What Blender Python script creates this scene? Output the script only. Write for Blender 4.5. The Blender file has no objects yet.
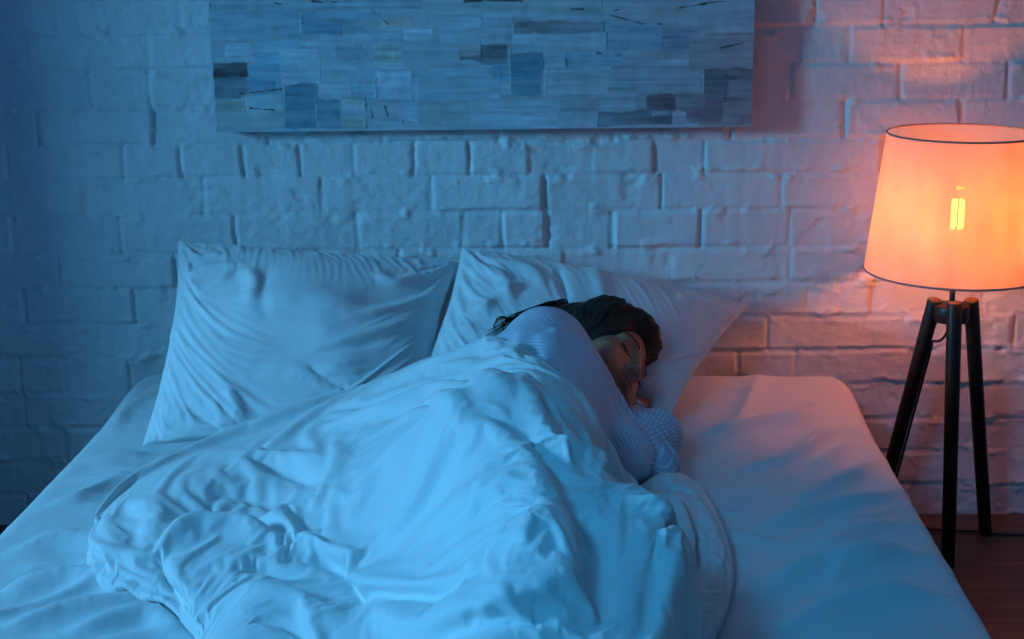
import bpy, math, random
import numpy as np
from mathutils import Matrix, Vector

rng = np.random.RandomState(7)
random.seed(7)
S = bpy.context.scene
COL = S.collection

# ------------------------------------------------------------------ camera
FPX = 1480.0
PITCH = math.radians(14.6)
ROLL = math.radians(0.6)
CAMZ = 1.25
WALLY = 3.05
BEDZ = 0.345
cp, sp = math.cos(PITCH), math.sin(PITCH)
F0 = np.array([0, cp, -sp]); U0 = np.array([0, sp, cp]); R0 = np.array([1.0, 0, 0])
RR = math.cos(ROLL)*R0 - math.sin(ROLL)*U0
UU = math.sin(ROLL)*R0 + math.cos(ROLL)*U0
CAM = np.array([0, 0, CAMZ])
cam_d = bpy.data.cameras.new('camera'); cam = bpy.data.objects.new('camera', cam_d); COL.objects.link(cam)
cam_d.sensor_width = 36.0; cam_d.lens = FPX/1024*36.0; cam_d.clip_start = 0.05
cam.matrix_world = Matrix(((RR[0], UU[0], -F0[0], CAM[0]), (RR[1], UU[1], -F0[1], CAM[1]), (RR[2], UU[2], -F0[2], CAM[2]), (0, 0, 0, 1)))
S.camera = cam

# ------------------------------------------------------------------ world, lights, exposure
w = bpy.data.worlds.new('night'); S.world = w; w.use_nodes = True
w.node_tree.nodes['Background'].inputs[0].default_value = (0.0, 0.10, 1.0, 1)
w.node_tree.nodes['Background'].inputs[1].default_value = 0.45
vs = S.view_settings
vs.view_transform = 'Standard'; vs.look = 'None'; vs.exposure = 0.0; vs.gamma = 1.0; vs.use_curve_mapping = False

def area(name, loc, aim, size, power, color, size_y=None, spread=None):
    l = bpy.data.lights.new(name, 'AREA'); l.energy = power; l.color = color; l.size = size
    if size_y: l.shape = 'RECTANGLE'; l.size_y = size_y
    if spread: l.spread = math.radians(spread)
    o = bpy.data.objects.new(name, l); COL.objects.link(o)
    o.location = loc
    o.rotation_euler = (Vector(aim)-Vector(loc)).to_track_quat('-Z', 'Y').to_euler()
    return o
# night light falling in through the window in the left wall
area('window_light', (-2.75, 1.55, 1.44), (0.0, 2.8, 0.70), 0.34, 58, (0.15, 0.58, 1.0), size_y=0.4)
# dim cool fill lamp, added above left of the camera to brighten the bed
area('fill_light', (-0.95, 0.15, 2.2), (0.26, 1.78, 0.35), 0.5, 1.8, (0.04, 0.47, 1.0), size_y=0.5, spread=50)
S.cycles.max_bounces = 8; S.cycles.diffuse_bounces = 4; S.cycles.transmission_bounces = 6
S.cycles.sample_clamp_indirect = 3.0
S.cycles.use_denoising = True

# ------------------------------------------------------------------ projection helpers (used to read positions off the photo)
def ray(px, py):
    d = F0 + RR*((px-512)/FPX) + UU*((319.5-py)/FPX)
    return d
def at_y(px, py, y):
    d = ray(px, py); return CAM + d*(y/d[1])
def at_z(px, py, z):
    d = ray(px, py); return CAM + d*((z-CAMZ)/d[2])
def proj(P):
    v = np.asarray(P)-CAM
    dep = v@F0
    return 512+FPX*(v@RR)/dep, 319.5-FPX*(v@UU)/dep

# ------------------------------------------------------------------ mesh helpers
def link(o): COL.objects.link(o); return o
def mesh_obj(name, V, F, mat=None, parent=None, smooth=True, tri=None):
    V = np.asarray(V, dtype=np.float32)
    me = bpy.data.meshes.new(name)
    if isinstance(F, np.ndarray):
        n, k = F.shape
        me.vertices.add(len(V)); me.vertices.foreach_set('co', V.ravel())
        me.loops.add(n*k); me.loops.foreach_set('vertex_index', F.astype(np.int32).ravel())
        me.polygons.add(n)
        me.polygons.foreach_set('loop_start', np.arange(0, n*k, k, dtype=np.int32))
        me.polygons.foreach_set('loop_total', np.full(n, k, dtype=np.int32))
        me.update(calc_edges=True)
    else:
        me.from_pydata([tuple(v) for v in V], [], F); me.update()
    me.validate(clean_customdata=False)
    if smooth: me.polygons.foreach_set('use_smooth', np.ones(len(me.polygons), dtype=bool))
    o = bpy.data.objects.new(name, me); link(o)
    if mat: me.materials.append(mat)
    if parent is not None: o.parent = parent
    return o
def tag(o, label=None, cat=None, group=None, kind=None):
    if label: o['label'] = label
    if cat: o['category'] = cat
    if group: o['group'] = group
    if kind: o['kind'] = kind
    return o
def empty(name, loc=(0, 0, 0), label=None, cat=None):
    o = bpy.data.objects.new(name, None); link(o); o.location = loc; o.empty_display_size = 0.05
    return tag(o, label, cat)
def grid_faces(n, m, off=0, wrap=False):
    i, j = np.meshgrid(np.arange(n-1), np.arange(m if wrap else m-1), indexing='ij')
    j2 = (j+1) % m
    a = i*m+j; b = (i+1)*m+j; c = (i+1)*m+j2; d = i*m+j2
    return np.stack([a, b, c, d], -1).reshape(-1, 4)+off
class MB:
    def __init__(s): s.v = []; s.f = []
    def box(s, x0, x1, y0, y1, z0, z1, M=None):
        b = len(s.v)
        for z in (z0, z1):
            for x, y in ((x0, y0), (x1, y0), (x1, y1), (x0, y1)):
                p = np.array([x, y, z], float); s.v.append(p if M is None else M(p))
        s.f += [[b+i for i in q] for q in ((3, 2, 1, 0), (4, 5, 6, 7), (0, 1, 5, 4), (1, 2, 6, 5), (2, 3, 7, 6), (3, 0, 4, 7))]
    def tube(s, pts, rad, seg=12, cap=True):
        pts = [np.array(p, float) for p in pts]; n = len(pts)
        if np.isscalar(rad): rad = [rad]*n
        b = len(s.v); up = np.array([0.3, 0.2, 1.0])
        prev = None
        for i, p in enumerate(pts):
            t = pts[min(i+1, n-1)]-pts[max(i-1, 0)]; t = t/(np.linalg.norm(t)+1e-12)
            if prev is None: a = np.cross(t, up)
            else: a = prev - t*np.dot(prev, t)
            a = a/(np.linalg.norm(a)+1e-12); prev = a; c = np.cross(t, a)
            for k in range(seg):
                th = 2*math.pi*k/seg
                s.v.append(p+rad[i]*(a*math.cos(th)+c*math.sin(th)))
        for i in range(n-1):
            for k in range(seg):
                k2 = (k+1) % seg
                s.f.append([b+i*seg+k, b+i*seg+k2, b+(i+1)*seg+k2, b+(i+1)*seg+k])
        if cap:
            s.f.append([b+k for k in range(seg)][::-1]); s.f.append([b+(n-1)*seg+k for k in range(seg)])
    def lathe(s, prof, cx, cy, seg=64, closed=False):
        b = len(s.v); n = len(prof)
        for r, z in prof:
            for k in range(seg):
                th = 2*math.pi*k/seg; s.v.append(np.array([cx+r*math.cos(th), cy+r*math.sin(th), z]))
        for i in range(n if closed else n-1):
            i2 = (i+1) % n
            for k in range(seg):
                k2 = (k+1) % seg
                s.f.append([b+i*seg+k, b+i*seg+k2, b+i2*seg+k2, b+i2*seg+k])
    def build(s, name, mat=None, parent=None, smooth=False, bevel=0):
        o = mesh_obj(name, s.v, s.f, mat, parent, smooth)
        if bevel:
            m = o.modifiers.new('bevel', 'BEVEL'); m.width = bevel; m.segments = 2; m.limit_method = 'ANGLE'
        return o

# ------------------------------------------------------------------ noise
def vnoise(x, y, seed=0):
    r = np.random.RandomState(seed); L = r.rand(257, 257)
    xi = np.floor(x).astype(int); yi = np.floor(y).astype(int)
    fx = x-xi; fy = y-yi
    fx = fx*fx*fx*(fx*(fx*6-15)+10); fy = fy*fy*fy*(fy*(fy*6-15)+10)
    xi %= 256; yi %= 256; xj = (xi+1) % 256; yj = (yi+1) % 256
    a = L[xi, yi]; b = L[xj, yi]; c = L[xi, yj]; d = L[xj, yj]
    return (a*(1-fx)+b*fx)*(1-fy)+(c*(1-fx)+d*fx)*fy-0.5
def fbm(x, y, seed=0, octv=4, gain=0.5):
    t = 0; a = 1.0; n = 0
    for o in range(octv):
        t = t+a*vnoise(x*2**o+17.3*o, y*2**o+9.1*o, seed+o); n += a; a *= gain
    return t/n*2
def sstep(a, b, x):
    t = np.clip((x-a)/(b-a), 0, 1); return t*t*(3-2*t)

# ------------------------------------------------------------------ materials
def mat(name, col, rough=0.7, **kw):
    m = bpy.data.materials.new(name); m.use_nodes = True
    b = m.node_tree.nodes['Principled BSDF']
    b.inputs['Base Color'].default_value = (*col, 1); b.inputs['Roughness'].default_value = rough
    for k, v in kw.items(): b.inputs[k].default_value = v
    return m
def nd(m, t, **kw):
    n = m.node_tree.nodes.new(t)
    for k, v in kw.items():
        if isinstance(v, (int, float, tuple)) and k in n.inputs: n.inputs[k].default_value = v
        else: setattr(n, k, v)
    return n
def wire(m, a, ao, b, bi): m.node_tree.links.new(a.outputs[ao], b.inputs[bi])
def bump(m, scale, strength, dist=0.002, detail=4, kind='ShaderNodeTexNoise', coord='Object', stretch=(1, 1, 1), rot=(0, 0, 0)):
    tc = nd(m, 'ShaderNodeTexCoord'); mp = nd(m, 'ShaderNodeMapping')
    mp.inputs['Scale'].default_value = stretch; mp.inputs['Rotation'].default_value = rot
    wire(m, tc, coord, mp, 'Vector')
    n = nd(m, kind); n.inputs['Scale'].default_value = scale
    if 'Detail' in n.inputs: n.inputs['Detail'].default_value = detail
    wire(m, mp, 'Vector', n, 'Vector')
    bp = nd(m, 'ShaderNodeBump'); bp.inputs['Strength'].default_value = strength; bp.inputs['Distance'].default_value = dist
    wire(m, n, 0, bp, 'Height')
    b = m.node_tree.nodes['Principled BSDF']
    if b.inputs['Normal'].is_linked:
        old = b.inputs['Normal'].links[0].from_node
        m.node_tree.links.new(old.outputs['Normal'], bp.inputs['Normal'])
    wire(m, bp, 'Normal', b, 'Normal')
    return mp, n
def ramp(m, src, out, stops):
    r = nd(m, 'ShaderNodeValToRGB'); cr = r.color_ramp
    while len(cr.elements) < len(stops): cr.elements.new(0.5)
    for e, (p, c) in zip(cr.elements, stops): e.position = p; e.color = (*c, 1)
    wire(m, src, out, r, 0); return r

M = {}
M['paint'] = mat('white_brick_paint', (0.62, 0.64, 0.66), 0.62)
bump(M['paint'], 60, 0.6, 0.004, 8); bump(M['paint'], 9, 0.3, 0.006, 5, stretch=(1, 1, 2.2))
tc = nd(M['paint'], 'ShaderNodeTexCoord'); n_ = nd(M['paint'], 'ShaderNodeTexNoise'); n_.inputs['Scale'].default_value = 5; n_.inputs['Detail'].default_value = 6
wire(M['paint'], tc, 'Object', n_, 'Vector')
r_ = ramp(M['paint'], n_, 0, [(0.3, (0.70, 0.74, 0.76)), (0.7, (0.82, 0.85, 0.87))])
wire(M['paint'], r_, 0, M['paint'].node_tree.nodes['Principled BSDF'], 'Base Color')
M['plaster'] = mat('grey_plaster', (0.42, 0.45, 0.5), 0.85)
bump(M['plaster'], 30, 0.15)
def linen(name, col, rough=0.8, crepe=0.4):
    m = mat(name, col, rough); m.node_tree.nodes['Principled BSDF'].inputs['Sheen Weight'].default_value = 0.15
    bump(m, 900, 0.10, 0.0006, 2)
    bump(m, 42, crepe, 0.0022, 5, stretch=(1, 0.75, 1))
    # creases: thin ridges of crumpled cotton, bent by a second noise
    tc = nd(m, 'ShaderNodeTexCoord'); w1 = nd(m, 'ShaderNodeTexNoise'); w1.inputs['Scale'].default_value = 6; w1.inputs['Detail'].default_value = 2
    wire(m, tc, 'Object', w1, 'Vector')
    ad_ = nd(m, 'ShaderNodeVectorMath', operation='MULTIPLY_ADD'); ad_.inputs[1].default_value = (0.10, 0.10, 0.10)
    wire(m, w1, 'Color', ad_, 0); wire(m, tc, 'Object', ad_, 2)
    rn = nd(m, 'ShaderNodeTexNoise'); rn.noise_type = 'RIDGED_MULTIFRACTAL'; rn.inputs['Scale'].default_value = 11; rn.inputs['Detail'].default_value = 3; rn.inputs['Roughness'].default_value = 0.45
    wire(m, ad_, 0, rn, 'Vector')
    b2 = nd(m, 'ShaderNodeBump'); b2.inputs['Strength'].default_value = 0.8; b2.inputs['Distance'].default_value = 0.0055*crepe/0.4
    wire(m, rn, 0, b2, 'Height'); pb = m.node_tree.nodes['Principled BSDF']; m.node_tree.links.new(pb.inputs['Normal'].links[0].from_socket, b2.inputs['Normal']); wire(m, b2, 'Normal', pb, 'Normal')
    return m
M['sheet'] = linen('white_cotton_sheet', (0.70, 0.74, 0.76), crepe=0.7)
M['duvet'] = linen('white_cotton_duvet_cover', (0.76, 0.79, 0.80), crepe=0.55)
M['pillow'] = linen('white_cotton_pillowcase', (0.74, 0.78, 0.80), crepe=0.3)
M['mattress'] = mat('mattress_ticking', (0.6, 0.6, 0.62), 0.9); bump(M['mattress'], 200, 0.2)
M['bedwood'] = mat('pine_bed_wood', (0.42, 0.26, 0.13), 0.5)
mp_, n_ = bump(M['bedwood'], 12, 0.2, 0.002, 5, stretch=(8, 0.6, 8))
M['black'] = mat('black_stained_wood', (0.012, 0.009, 0.008), 0.42)
bump(M['black'], 40, 0.15, 0.001, 4, stretch=(3, 3, 0.3))
M['endgrain'] = mat('pale_wood_end_grain', (0.30, 0.20, 0.07), 0.6); bump(M['endgrain'], 300, 0.2)
M['metal'] = mat('dull_steel', (0.30, 0.29, 0.30), 0.35, Metallic=0.9); bump(M['metal'], 400, 0.05)
M['cord'] = mat('black_rubber_cord', (0.012, 0.012, 0.013), 0.5); bump(M['cord'], 500, 0.1)

# ------------------------------------------------------------------ brick wall
rows_px = [33, 70, 108, 146, 180, 216, 254, 289, 324, 358, 393]
rows_z = [at_y(100, y, WALLY)[2] for y in rows_px]
while rows_z[-1] > -0.1: rows_z.append(rows_z[-1]-0.077)
top = []; z = rows_z[0]
while z < 2.7: z += 0.079; top.append(z)
rows_z = top[::-1]+rows_z
ntop = len(top)
joints = {0: [180, 300, 420, 540, 660, 816, 883, 997], 1: [27, 149, 265, 380, 495, 610, 725, 850, 965],
 2: [90, 149, 320, 430, 550, 670, 792, 901, 1010], 3: [37, 152, 845, 960], 4: [7, 65, 122, 181, 243, 299, 354, 412, 470, 531, 593, 651, 705, 767, 880, 990],
 5: [84, 204, 321, 431, 545, 661, 782, 900, 1010], 6: [10, 122, 236, 356, 465, 503, 547, 612, 790, 905], 7: [58, 174, 290, 400, 565, 672, 791, 910, 1020],
 8: [23, 134, 250, 807, 870, 985], 9: [101, 215, 648, 770, 905, 1012], 10: [20, 65, 128, 738, 795, 910]}
def axis(lo, hi, a, b, fine, coarse):
    return np.unique(np.concatenate([np.arange(lo, a, coarse), np.arange(a, b, fine), np.arange(b, hi, coarse), [hi]]).round(5))
XL, XR, YB, ZC = -1.95, 2.3, -1.3, 2.55
xs = axis(XL, XR, -1.6, 1.6, 0.0036, 0.02); zs = axis(0, ZC, 0.0, 1.45, 0.0036, 0.02)
X, Z = np.meshgrid(xs, zs, indexing='ij')
wobx = 0.004*fbm(X*6, Z*6, 3, 3); wobz = 0.004*fbm(X*5+50, Z*9, 5, 3)
Xw, Zw = X+wobx*1.5, Z+wobz
D = np.zeros_like(X)
rz = np.array(rows_z)
hmort = np.zeros_like(X); vmort = np.zeros_like(X); face = np.zeros_like(X)
rr_ = np.random.RandomState(11)
for r in range(len(rz)-1):
    zt, zb = rz[r], rz[r+1]
    inr = (Zw <= zt) & (Zw > zb)
    if not inr.any(): continue
    idx = r-ntop+1
    js = []
    if idx in joints:
        ymid = {0: 15}.get(idx, rows_px[idx-1]+17 if idx > 0 else 15)
        js = [at_y(px, ymid-px*0.009, WALLY)[0] for px in joints[idx]]
    js = sorted(js)
    if len(js) < 3 and js: pass
    step = 0.245 if idx != 4 else 0.122
    if not js: js = [XL+rr_.rand()*0.24]
    # extend both ways and fill large gaps
    lo = js[0]
    while lo > XL: lo -= step+rr_.randn()*0.008; js.insert(0, lo)
    hi = js[-1]
    while hi < XR: hi += step+rr_.randn()*0.008; js.append(hi)
    full = [js[0]]
    for b in js[1:]:
        gap = b-full[-1]
        if gap > 0.36:
            k = int(round(gap/0.245)); a0 = full[-1]
            for q in range(1, k): full.append(a0+gap*q/k)
        full.append(b)
    js = np.array(full)
    bi = np.searchsorted(js, Xw)
    dj = np.min(np.abs(Xw[..., None][inr]-js[None, :]), axis=1)
    wdt = 0.0042*(1+0.5*fbm(X[inr]*3, Z[inr]*20, 8, 2))
    vdep = 0.12+0.88*np.clip(0.42+1.9*vnoise(np.searchsorted(js, Xw[inr])*3.7+0.5, np.full(inr.sum(), r*2.3), 21), 0, 1)
    vm = (1-sstep(wdt*0.5, wdt*1.9, dj))*vdep
    vmort[inr] = vm
    zc = (zt+zb)/2
    rb = np.random.RandomState(100+r)
    offs = rb.randn(len(js)+2)*0.0016; tz = rb.randn(len(js)+2)*0.03; tx = rb.randn(len(js)+2)*0.010
    cxb = np.concatenate([[js[0]], (js[1:]+js[:-1])/2, [js[-1]], [js[-1]]])
    b_ = bi[inr]
    face[inr] = offs[b_]+tz[b_]*(Z[inr]-zc)+tx[b_]*(X[inr]-cxb[b_])
dz = np.min(np.abs(Zw[..., None][:, :, 0][..., None]-rz[None, None, :]), axis=2) if False else None
dzm = np.full_like(X, 9.0)
for v in rz: dzm = np.minimum(dzm, np.abs(Zw-v))
hdep = 0.35+0.65*np.clip(0.5+1.5*fbm(X*4, Z*3, 31, 2), 0, 1)
hmort = (1-sstep(0.0030, 0.0085, dzm))*hdep
lump = np.clip(fbm(X*28, Z*45, 41, 3)-0.15, 0, 1)*(np.exp(-(dzm/0.016)**2)+0.25)
pit = np.clip(fbm(X*16, Z*22, 51, 3)-0.45, 0, 1)
depth = -0.0066*vmort-0.0034*hmort+face*(1-np.maximum(vmort, hmort))+0.0095*lump-0.013*pit+0.0035*np.clip(fbm(X*7, Z*34, 45, 3)-0.1, 0, 1)*np.exp(-((dzm-0.009)/0.006)**2)+0.0014*fbm(X*22, Z*22, 61, 4)+0.0022*fbm(X*5, Z*7, 71, 3)
# a hand-laid wall: vertical trowel streaks in the paint
depth += 0.0007*fbm(X*60, Z*8, 81, 3)
V = np.stack([X, WALLY-depth, Z], -1).reshape(-1, 3)
wallo = mesh_obj('wall_back', V, grid_faces(*X.shape)[:, ::-1].copy(), M['paint'])
tag(wallo, kind='structure')

# rest of the room
def slab(name, mt, *b, kind='structure'):
    m = MB(); m.box(*b); o = m.build(name, mt); tag(o, kind=kind); return o
M['floor'] = mat('dark_wood_boards', (0.09, 0.055, 0.04), 0.45)
tc = nd(M['floor'], 'ShaderNodeTexCoord'); mp = nd(M['floor'], 'ShaderNodeMapping'); mp.inputs['Scale'].default_value = (1, 6, 1); wire(M['floor'], tc, 'Object', mp, 'Vector')
n_ = nd(M['floor'], 'ShaderNodeTexNoise'); n_.inputs['Scale'].default_value = 6; n_.inputs['Detail'].default_value = 8; wire(M['floor'], mp, 'Vector', n_, 'Vector')
r_ = ramp(M['floor'], n_, 0, [(0.3, (0.07, 0.042, 0.03)), (0.7, (0.15, 0.09, 0.06))])
bt = nd(M['floor'], 'ShaderNodeTexBrick'); bt.inputs['Scale'].default_value = 1.0; bt.inputs['Mortar Size'].default_value = 0.002
bt.inputs['Brick Width'].default_value = 1.4; bt.inputs['Row Height'].default_value = 0.14
bt.inputs['Color1'].default_value = (0.85, 0.85, 0.85, 1); bt.inputs['Color2'].default_value = (1, 1, 1, 1); bt.inputs['Mortar'].default_value = (0.15, 0.15, 0.15, 1)
wire(M['floor'], tc, 'Object', bt, 'Vector')
mx = nd(M['floor'], 'ShaderNodeMixRGB'); mx.blend_type = 'MULTIPLY'; mx.inputs[0].default_value = 1
wire(M['floor'], r_, 0, mx, 1); wire(M['floor'], bt, 0, mx, 2); wire(M['floor'], mx, 0, M['floor'].node_tree.nodes['Principled BSDF'], 'Base Color')
slab('floor', M['floor'], XL-0.1, XR+0.1, YB-0.1, WALLY+0.1, -0.05, 0)
slab('ceiling', M['plaster'], XL-0.1, XR+0.1, YB-0.1, WALLY+0.1, ZC, ZC+0.05)
slab('wall_right', M['plaster'], XR, XR+0.1, YB, WALLY+0.05, 0, ZC)
slab('wall_front', M['plaster'], XL, XR, YB-0.1, YB, 0, ZC)
WY0, WY1, WZ0, WZ1 = 0.9, 2.13, 0.55, 2.1
m = MB()
m.box(XL-0.1, XL, YB, WY0, 0, ZC); m.box(XL-0.1, XL, WY1, WALLY+0.05, 0, ZC); m.box(XL-0.1, XL, WY0, WY1, 0, WZ0); m.box(XL-0.1, XL, WY0, WY1, WZ1, ZC)
tag(m.build('wall_left', M['plaster']), kind='structure')
M['frame'] = mat('white_window_frame', (0.7, 0.7, 0.7), 0.4); bump(M['frame'], 60, 0.05)
m = MB(); t = 0.04
m.box(XL-0.08, XL-0.02, WY0, WY1, WZ0, WZ0+t); m.box(XL-0.08, XL-0.02, WY0, WY1, WZ1-t, WZ1)
m.box(XL-0.08, XL-0.02, WY0, WY0+t, WZ0, WZ1); m.box(XL-0.08, XL-0.02, WY1-t, WY1, WZ0, WZ1)
tag(m.build('window_1', M['frame'], bevel=0.004), kind='structure')

# ------------------------------------------------------------------ painting
PBL = at_y(215, 132.5, WALLY-0.05); PBR = at_y(751, 126.5, WALLY-0.05)
PTL = at_y(209, 0, WALLY-0.05)
px0, px1 = PBL[0], PBR[0]; pz0 = (PBL[2]+PBR[2])/2; pz1 = pz0+0.62
pt = empty('canvas_painting', ((px0+px1)/2, WALLY-0.02, pz0), 'wide unframed abstract canvas of blue and grey brushed rectangles hung on the brick wall', 'painting')
nx, nz = 560, 330
U, Wv = np.meshgrid(np.linspace(px0, px1, nx), np.linspace(pz0, pz1, nz), indexing='ij')
# colour patches placed where the picture shows them: (x0,y0,x1,y1) in photo pixels, colour, edge wobble
PATCH = [
 (209, 0, 755, 132, (0.36, 0.44, 0.49)),
 (215, 8, 300, 36, (0.30, 0.40, 0.48)), (300, 12, 380, 30, (0.26, 0.38, 0.46)), (255, 38, 300, 70, (0.22, 0.40, 0.50)), (224, 42, 252, 57, (0.42, 0.52, 0.58)), (262, 45, 296, 53, (0.45, 0.55, 0.60)),
 (212, 62, 249, 78, (0.075, 0.062, 0.070)), (214, 78, 248, 97, (0.17, 0.22, 0.26)), (249, 66, 279, 92, (0.20, 0.38, 0.48)), (246, 80, 277, 94, (0.14, 0.27, 0.36)),
 (243, 94, 284, 112, (0.42, 0.50, 0.54)), (216, 100, 244, 114, (0.33, 0.35, 0.31)), (216, 112, 284, 129, (0.40, 0.44, 0.45)), (280, 50, 320, 84, (0.42, 0.50, 0.56)),
 (318, 60, 358, 100, (0.42, 0.49, 0.54)), (300, 22, 340, 35, (0.18, 0.32, 0.43)), (348, 20, 376, 27, (0.45, 0.46, 0.40)), (382, 18, 412, 26, (0.46, 0.40, 0.36)), (403, 26, 432, 39, (0.46, 0.54, 0.62)),
 (374, 46, 402, 65, (0.44, 0.48, 0.44)), (283, 84, 317, 128, (0.13, 0.25, 0.31)), (317, 101, 341, 128, (0.13, 0.24, 0.30)), (341, 98, 365, 128, (0.40, 0.41, 0.38)), (343, 106, 366, 112, (0.46, 0.52, 0.58)),
 (365, 104, 402, 124, (0.36, 0.40, 0.43)), (401, 104, 417, 121, (0.36, 0.48, 0.56)), (375, 68, 412, 100, (0.42, 0.50, 0.57)), (350, 80, 376, 96, (0.30, 0.42, 0.48)),
 (458, 42, 480, 56, (0.42, 0.40, 0.38)), (459, 56, 482, 61, (0.10, 0.11, 0.13)), (464, 15, 482, 29, (0.46, 0.55, 0.62)), (418, 70, 500, 100, (0.32, 0.42, 0.48)),
 (418, 102, 470, 128, (0.32, 0.37, 0.38)), (470, 110, 558, 128, (0.40, 0.48, 0.55)), (480, 12, 512, 24, (0.40, 0.50, 0.58)),
 (514, 22, 604, 33, (0.17, 0.18, 0.19)), (480, 45, 507, 64, (0.13, 0.145, 0.16)), (511, 47, 542, 80, (0.11, 0.24, 0.31)), (511, 80, 541, 95, (0.13, 0.28, 0.35)), (494, 65, 510, 80, (0.20, 0.38, 0.50)),
 (513, 33, 606, 52, (0.40, 0.50, 0.56)), (565, 53, 622, 66, (0.24, 0.40, 0.50)), (606, 25, 662, 50, (0.24, 0.38, 0.48)), (661, 29, 690, 50, (0.22, 0.30, 0.38)), (545, 72, 608, 95, (0.38, 0.44, 0.48)),
 (610, 62, 700, 92, (0.30, 0.38, 0.42)), (690, 35, 753, 70, (0.30, 0.33, 0.37)), (704, 70, 727, 104, (0.13, 0.17, 0.20)), (724, 69, 753, 103, (0.11, 0.14, 0.17)), (646, 94, 676, 111, (0.13, 0.10, 0.12)),
 (598, 111, 672, 125, (0.14, 0.17, 0.20)), (652, 111, 670, 116, (0.30, 0.42, 0.48)), (686, 100, 722, 123, (0.17, 0.16, 0.22)), (700, 104, 753, 125, (0.16, 0.17, 0.18)), (676, 94, 706, 110, (0.20, 0.24, 0.27)), (560, 96, 600, 112, (0.30, 0.36, 0.39)),
 (600, 4, 700, 20, (0.40, 0.45, 0.47)), (420, 0, 600, 12, (0.36, 0.42, 0.43)), (209, 0, 420, 10, (0.30, 0.38, 0.42)),
]
colr = np.zeros((nx, nz, 3)); colr[:] = (0.34, 0.42, 0.47)
colr += 0.05*fbm(U*4, Wv*10, 5, 4)[..., None]
reliefp = 0.0003*fbm(U*30, Wv*160, 9, 3)
rp = np.random.RandomState(3)
extra = []
for _ in range(60):   # strokes above the frame's top edge and small touches
    x0 = rp.uniform(209, 720); y0 = rp.uniform(-150, 125); c = rp.uniform(0.24, 0.46)
    extra.append((x0, y0, x0+rp.uniform(15, 60), y0+rp.uniform(6, 22), (c*0.86, c, c*1.12), 0.45 if y0 > 0 else 1))
for p in [(*q, 1) for q in PATCH[:1]]+extra+[(*q, 1) for q in PATCH[1:]]:
    x0, y0, x1, y1, c, al = p
    a = at_y(x0, y0, WALLY-0.05); b = at_y(x1, y1, WALLY-0.05)
    sd = int(abs(x0*7+y0*13)) % 997
    wob = 0.0065*fbm(U*22, Wv*22, sd, 4)
    inx = sstep(-0.0012, 0.0012, np.minimum(U-a[0], b[0]-U)+wob*0.7)
    inz = sstep(-0.0012, 0.0012, np.minimum(a[2]-Wv, Wv-b[2])+wob)
    k = inx*inz*al
    streak = 1+0.35*fbm(U*9+sd, Wv*170, sd+1, 3)+0.15*fbm(U*60, Wv*60, sd+2, 2)
    k2 = (k*np.clip(0.80+0.5*fbm(U*12, Wv*60, sd+3, 2), 0, 1))[..., None]
    colr = colr*(1-k2)+k2*np.clip(np.array(c)*streak[..., None], 0.01, 1)
    edge = 4*inx*inz*(1-inx*inz)
    if sd % 3: reliefp = reliefp+0.0022*edge*np.clip(0.4+fbm(U*40, Wv*40, sd+4, 2), 0, 1)*al+0.0004*k
# dark scratchy marks
for mx0, my0, mx1, my1, wd in [(275, 3, 281, 4, 1.2), (312, 1, 322, 2, 1.3), (333, 2, 337, 2, 1), (465, 1, 482, 0, 2.5), (485, 0, 522, 1, 1.2), (571, 9, 583, 9, 1.3), (610, 15, 640, 23, 0.6), (640, 24, 662, 24, 0.5), (612, 11, 625, 8, .5),
                           (678, 8, 705, 4, 0.7), (700, 4, 725, 1, 0.6), (720, 48, 743, 43, 1.0), (240, 94, 282, 89, 0.5), (597, 53, 601, 53, 1.2), (616, 55, 620, 55, 1), (372, 10, 388, 24, 0.4), (250, 108, 275, 110, 0.5), (385, 106, 388, 116, 1.2), (371, 108, 373, 118, 0.9)]:
    a = at_y(mx0, my0, WALLY-0.05)[[0, 2]]; b = at_y(mx1, my1, WALLY-0.05)[[0, 2]]
    d = b-a; L = d@d+1e-9
    t = np.clip(((U-a[0])*d[0]+(Wv-a[1])*d[1])/L, 0, 1)
    ds = np.hypot(U-a[0]-t*d[0], Wv-a[1]-t*d[1])+0.0010*fbm(U*70, Wv*70, 7, 2)
    k = (1-sstep(0.0004, 0.0023*wd, ds))[..., None]
    colr = colr*(1-k*0.93)+k*0.93*np.array((0.02, 0.018, 0.02))
colr = np.clip(colr*1.3, 0, 0.9)
V = np.stack([U, WALLY-0.05-reliefp, Wv], -1).reshape(-1, 3)
M['art'] = mat('acrylic_paint', (0.4, 0.4, 0.4), 0.5); at_n = nd(M['art'], 'ShaderNodeVertexColor'); at_n.layer_name = 'paint'
wire(M['art'], at_n, 'Color', M['art'].node_tree.nodes['Principled BSDF'], 'Base Color'); bump(M['art'], 700, 0.15, 0.0004, 2)
def parent_keep(o, p):
    bpy.context.view_layer.update()
    o.parent = p; o.matrix_parent_inverse = Matrix.Translation(-Vector(p.location))
po = mesh_obj('painted_surface', V, grid_faces(nx, nz)[:, ::-1].copy(), M['art'])
ca = po.data.color_attributes.new('paint', 'FLOAT_COLOR', 'POINT')
ca.data.foreach_set('color', np.concatenate([colr, np.ones((nx, nz, 1))], -1).astype(np.float32).ravel())
parent_keep(po, pt)
M['canvas'] = mat('raw_canvas', (0.40, 0.44, 0.46), 0.85); bump(M['canvas'], 900, 0.3, 0.0005)
m = MB(); m.box(px0, px1, WALLY-0.0494, WALLY-0.012, pz0, pz1)
parent_keep(m.build('canvas_wrap', M['canvas'], bevel=0.002), pt)

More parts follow.
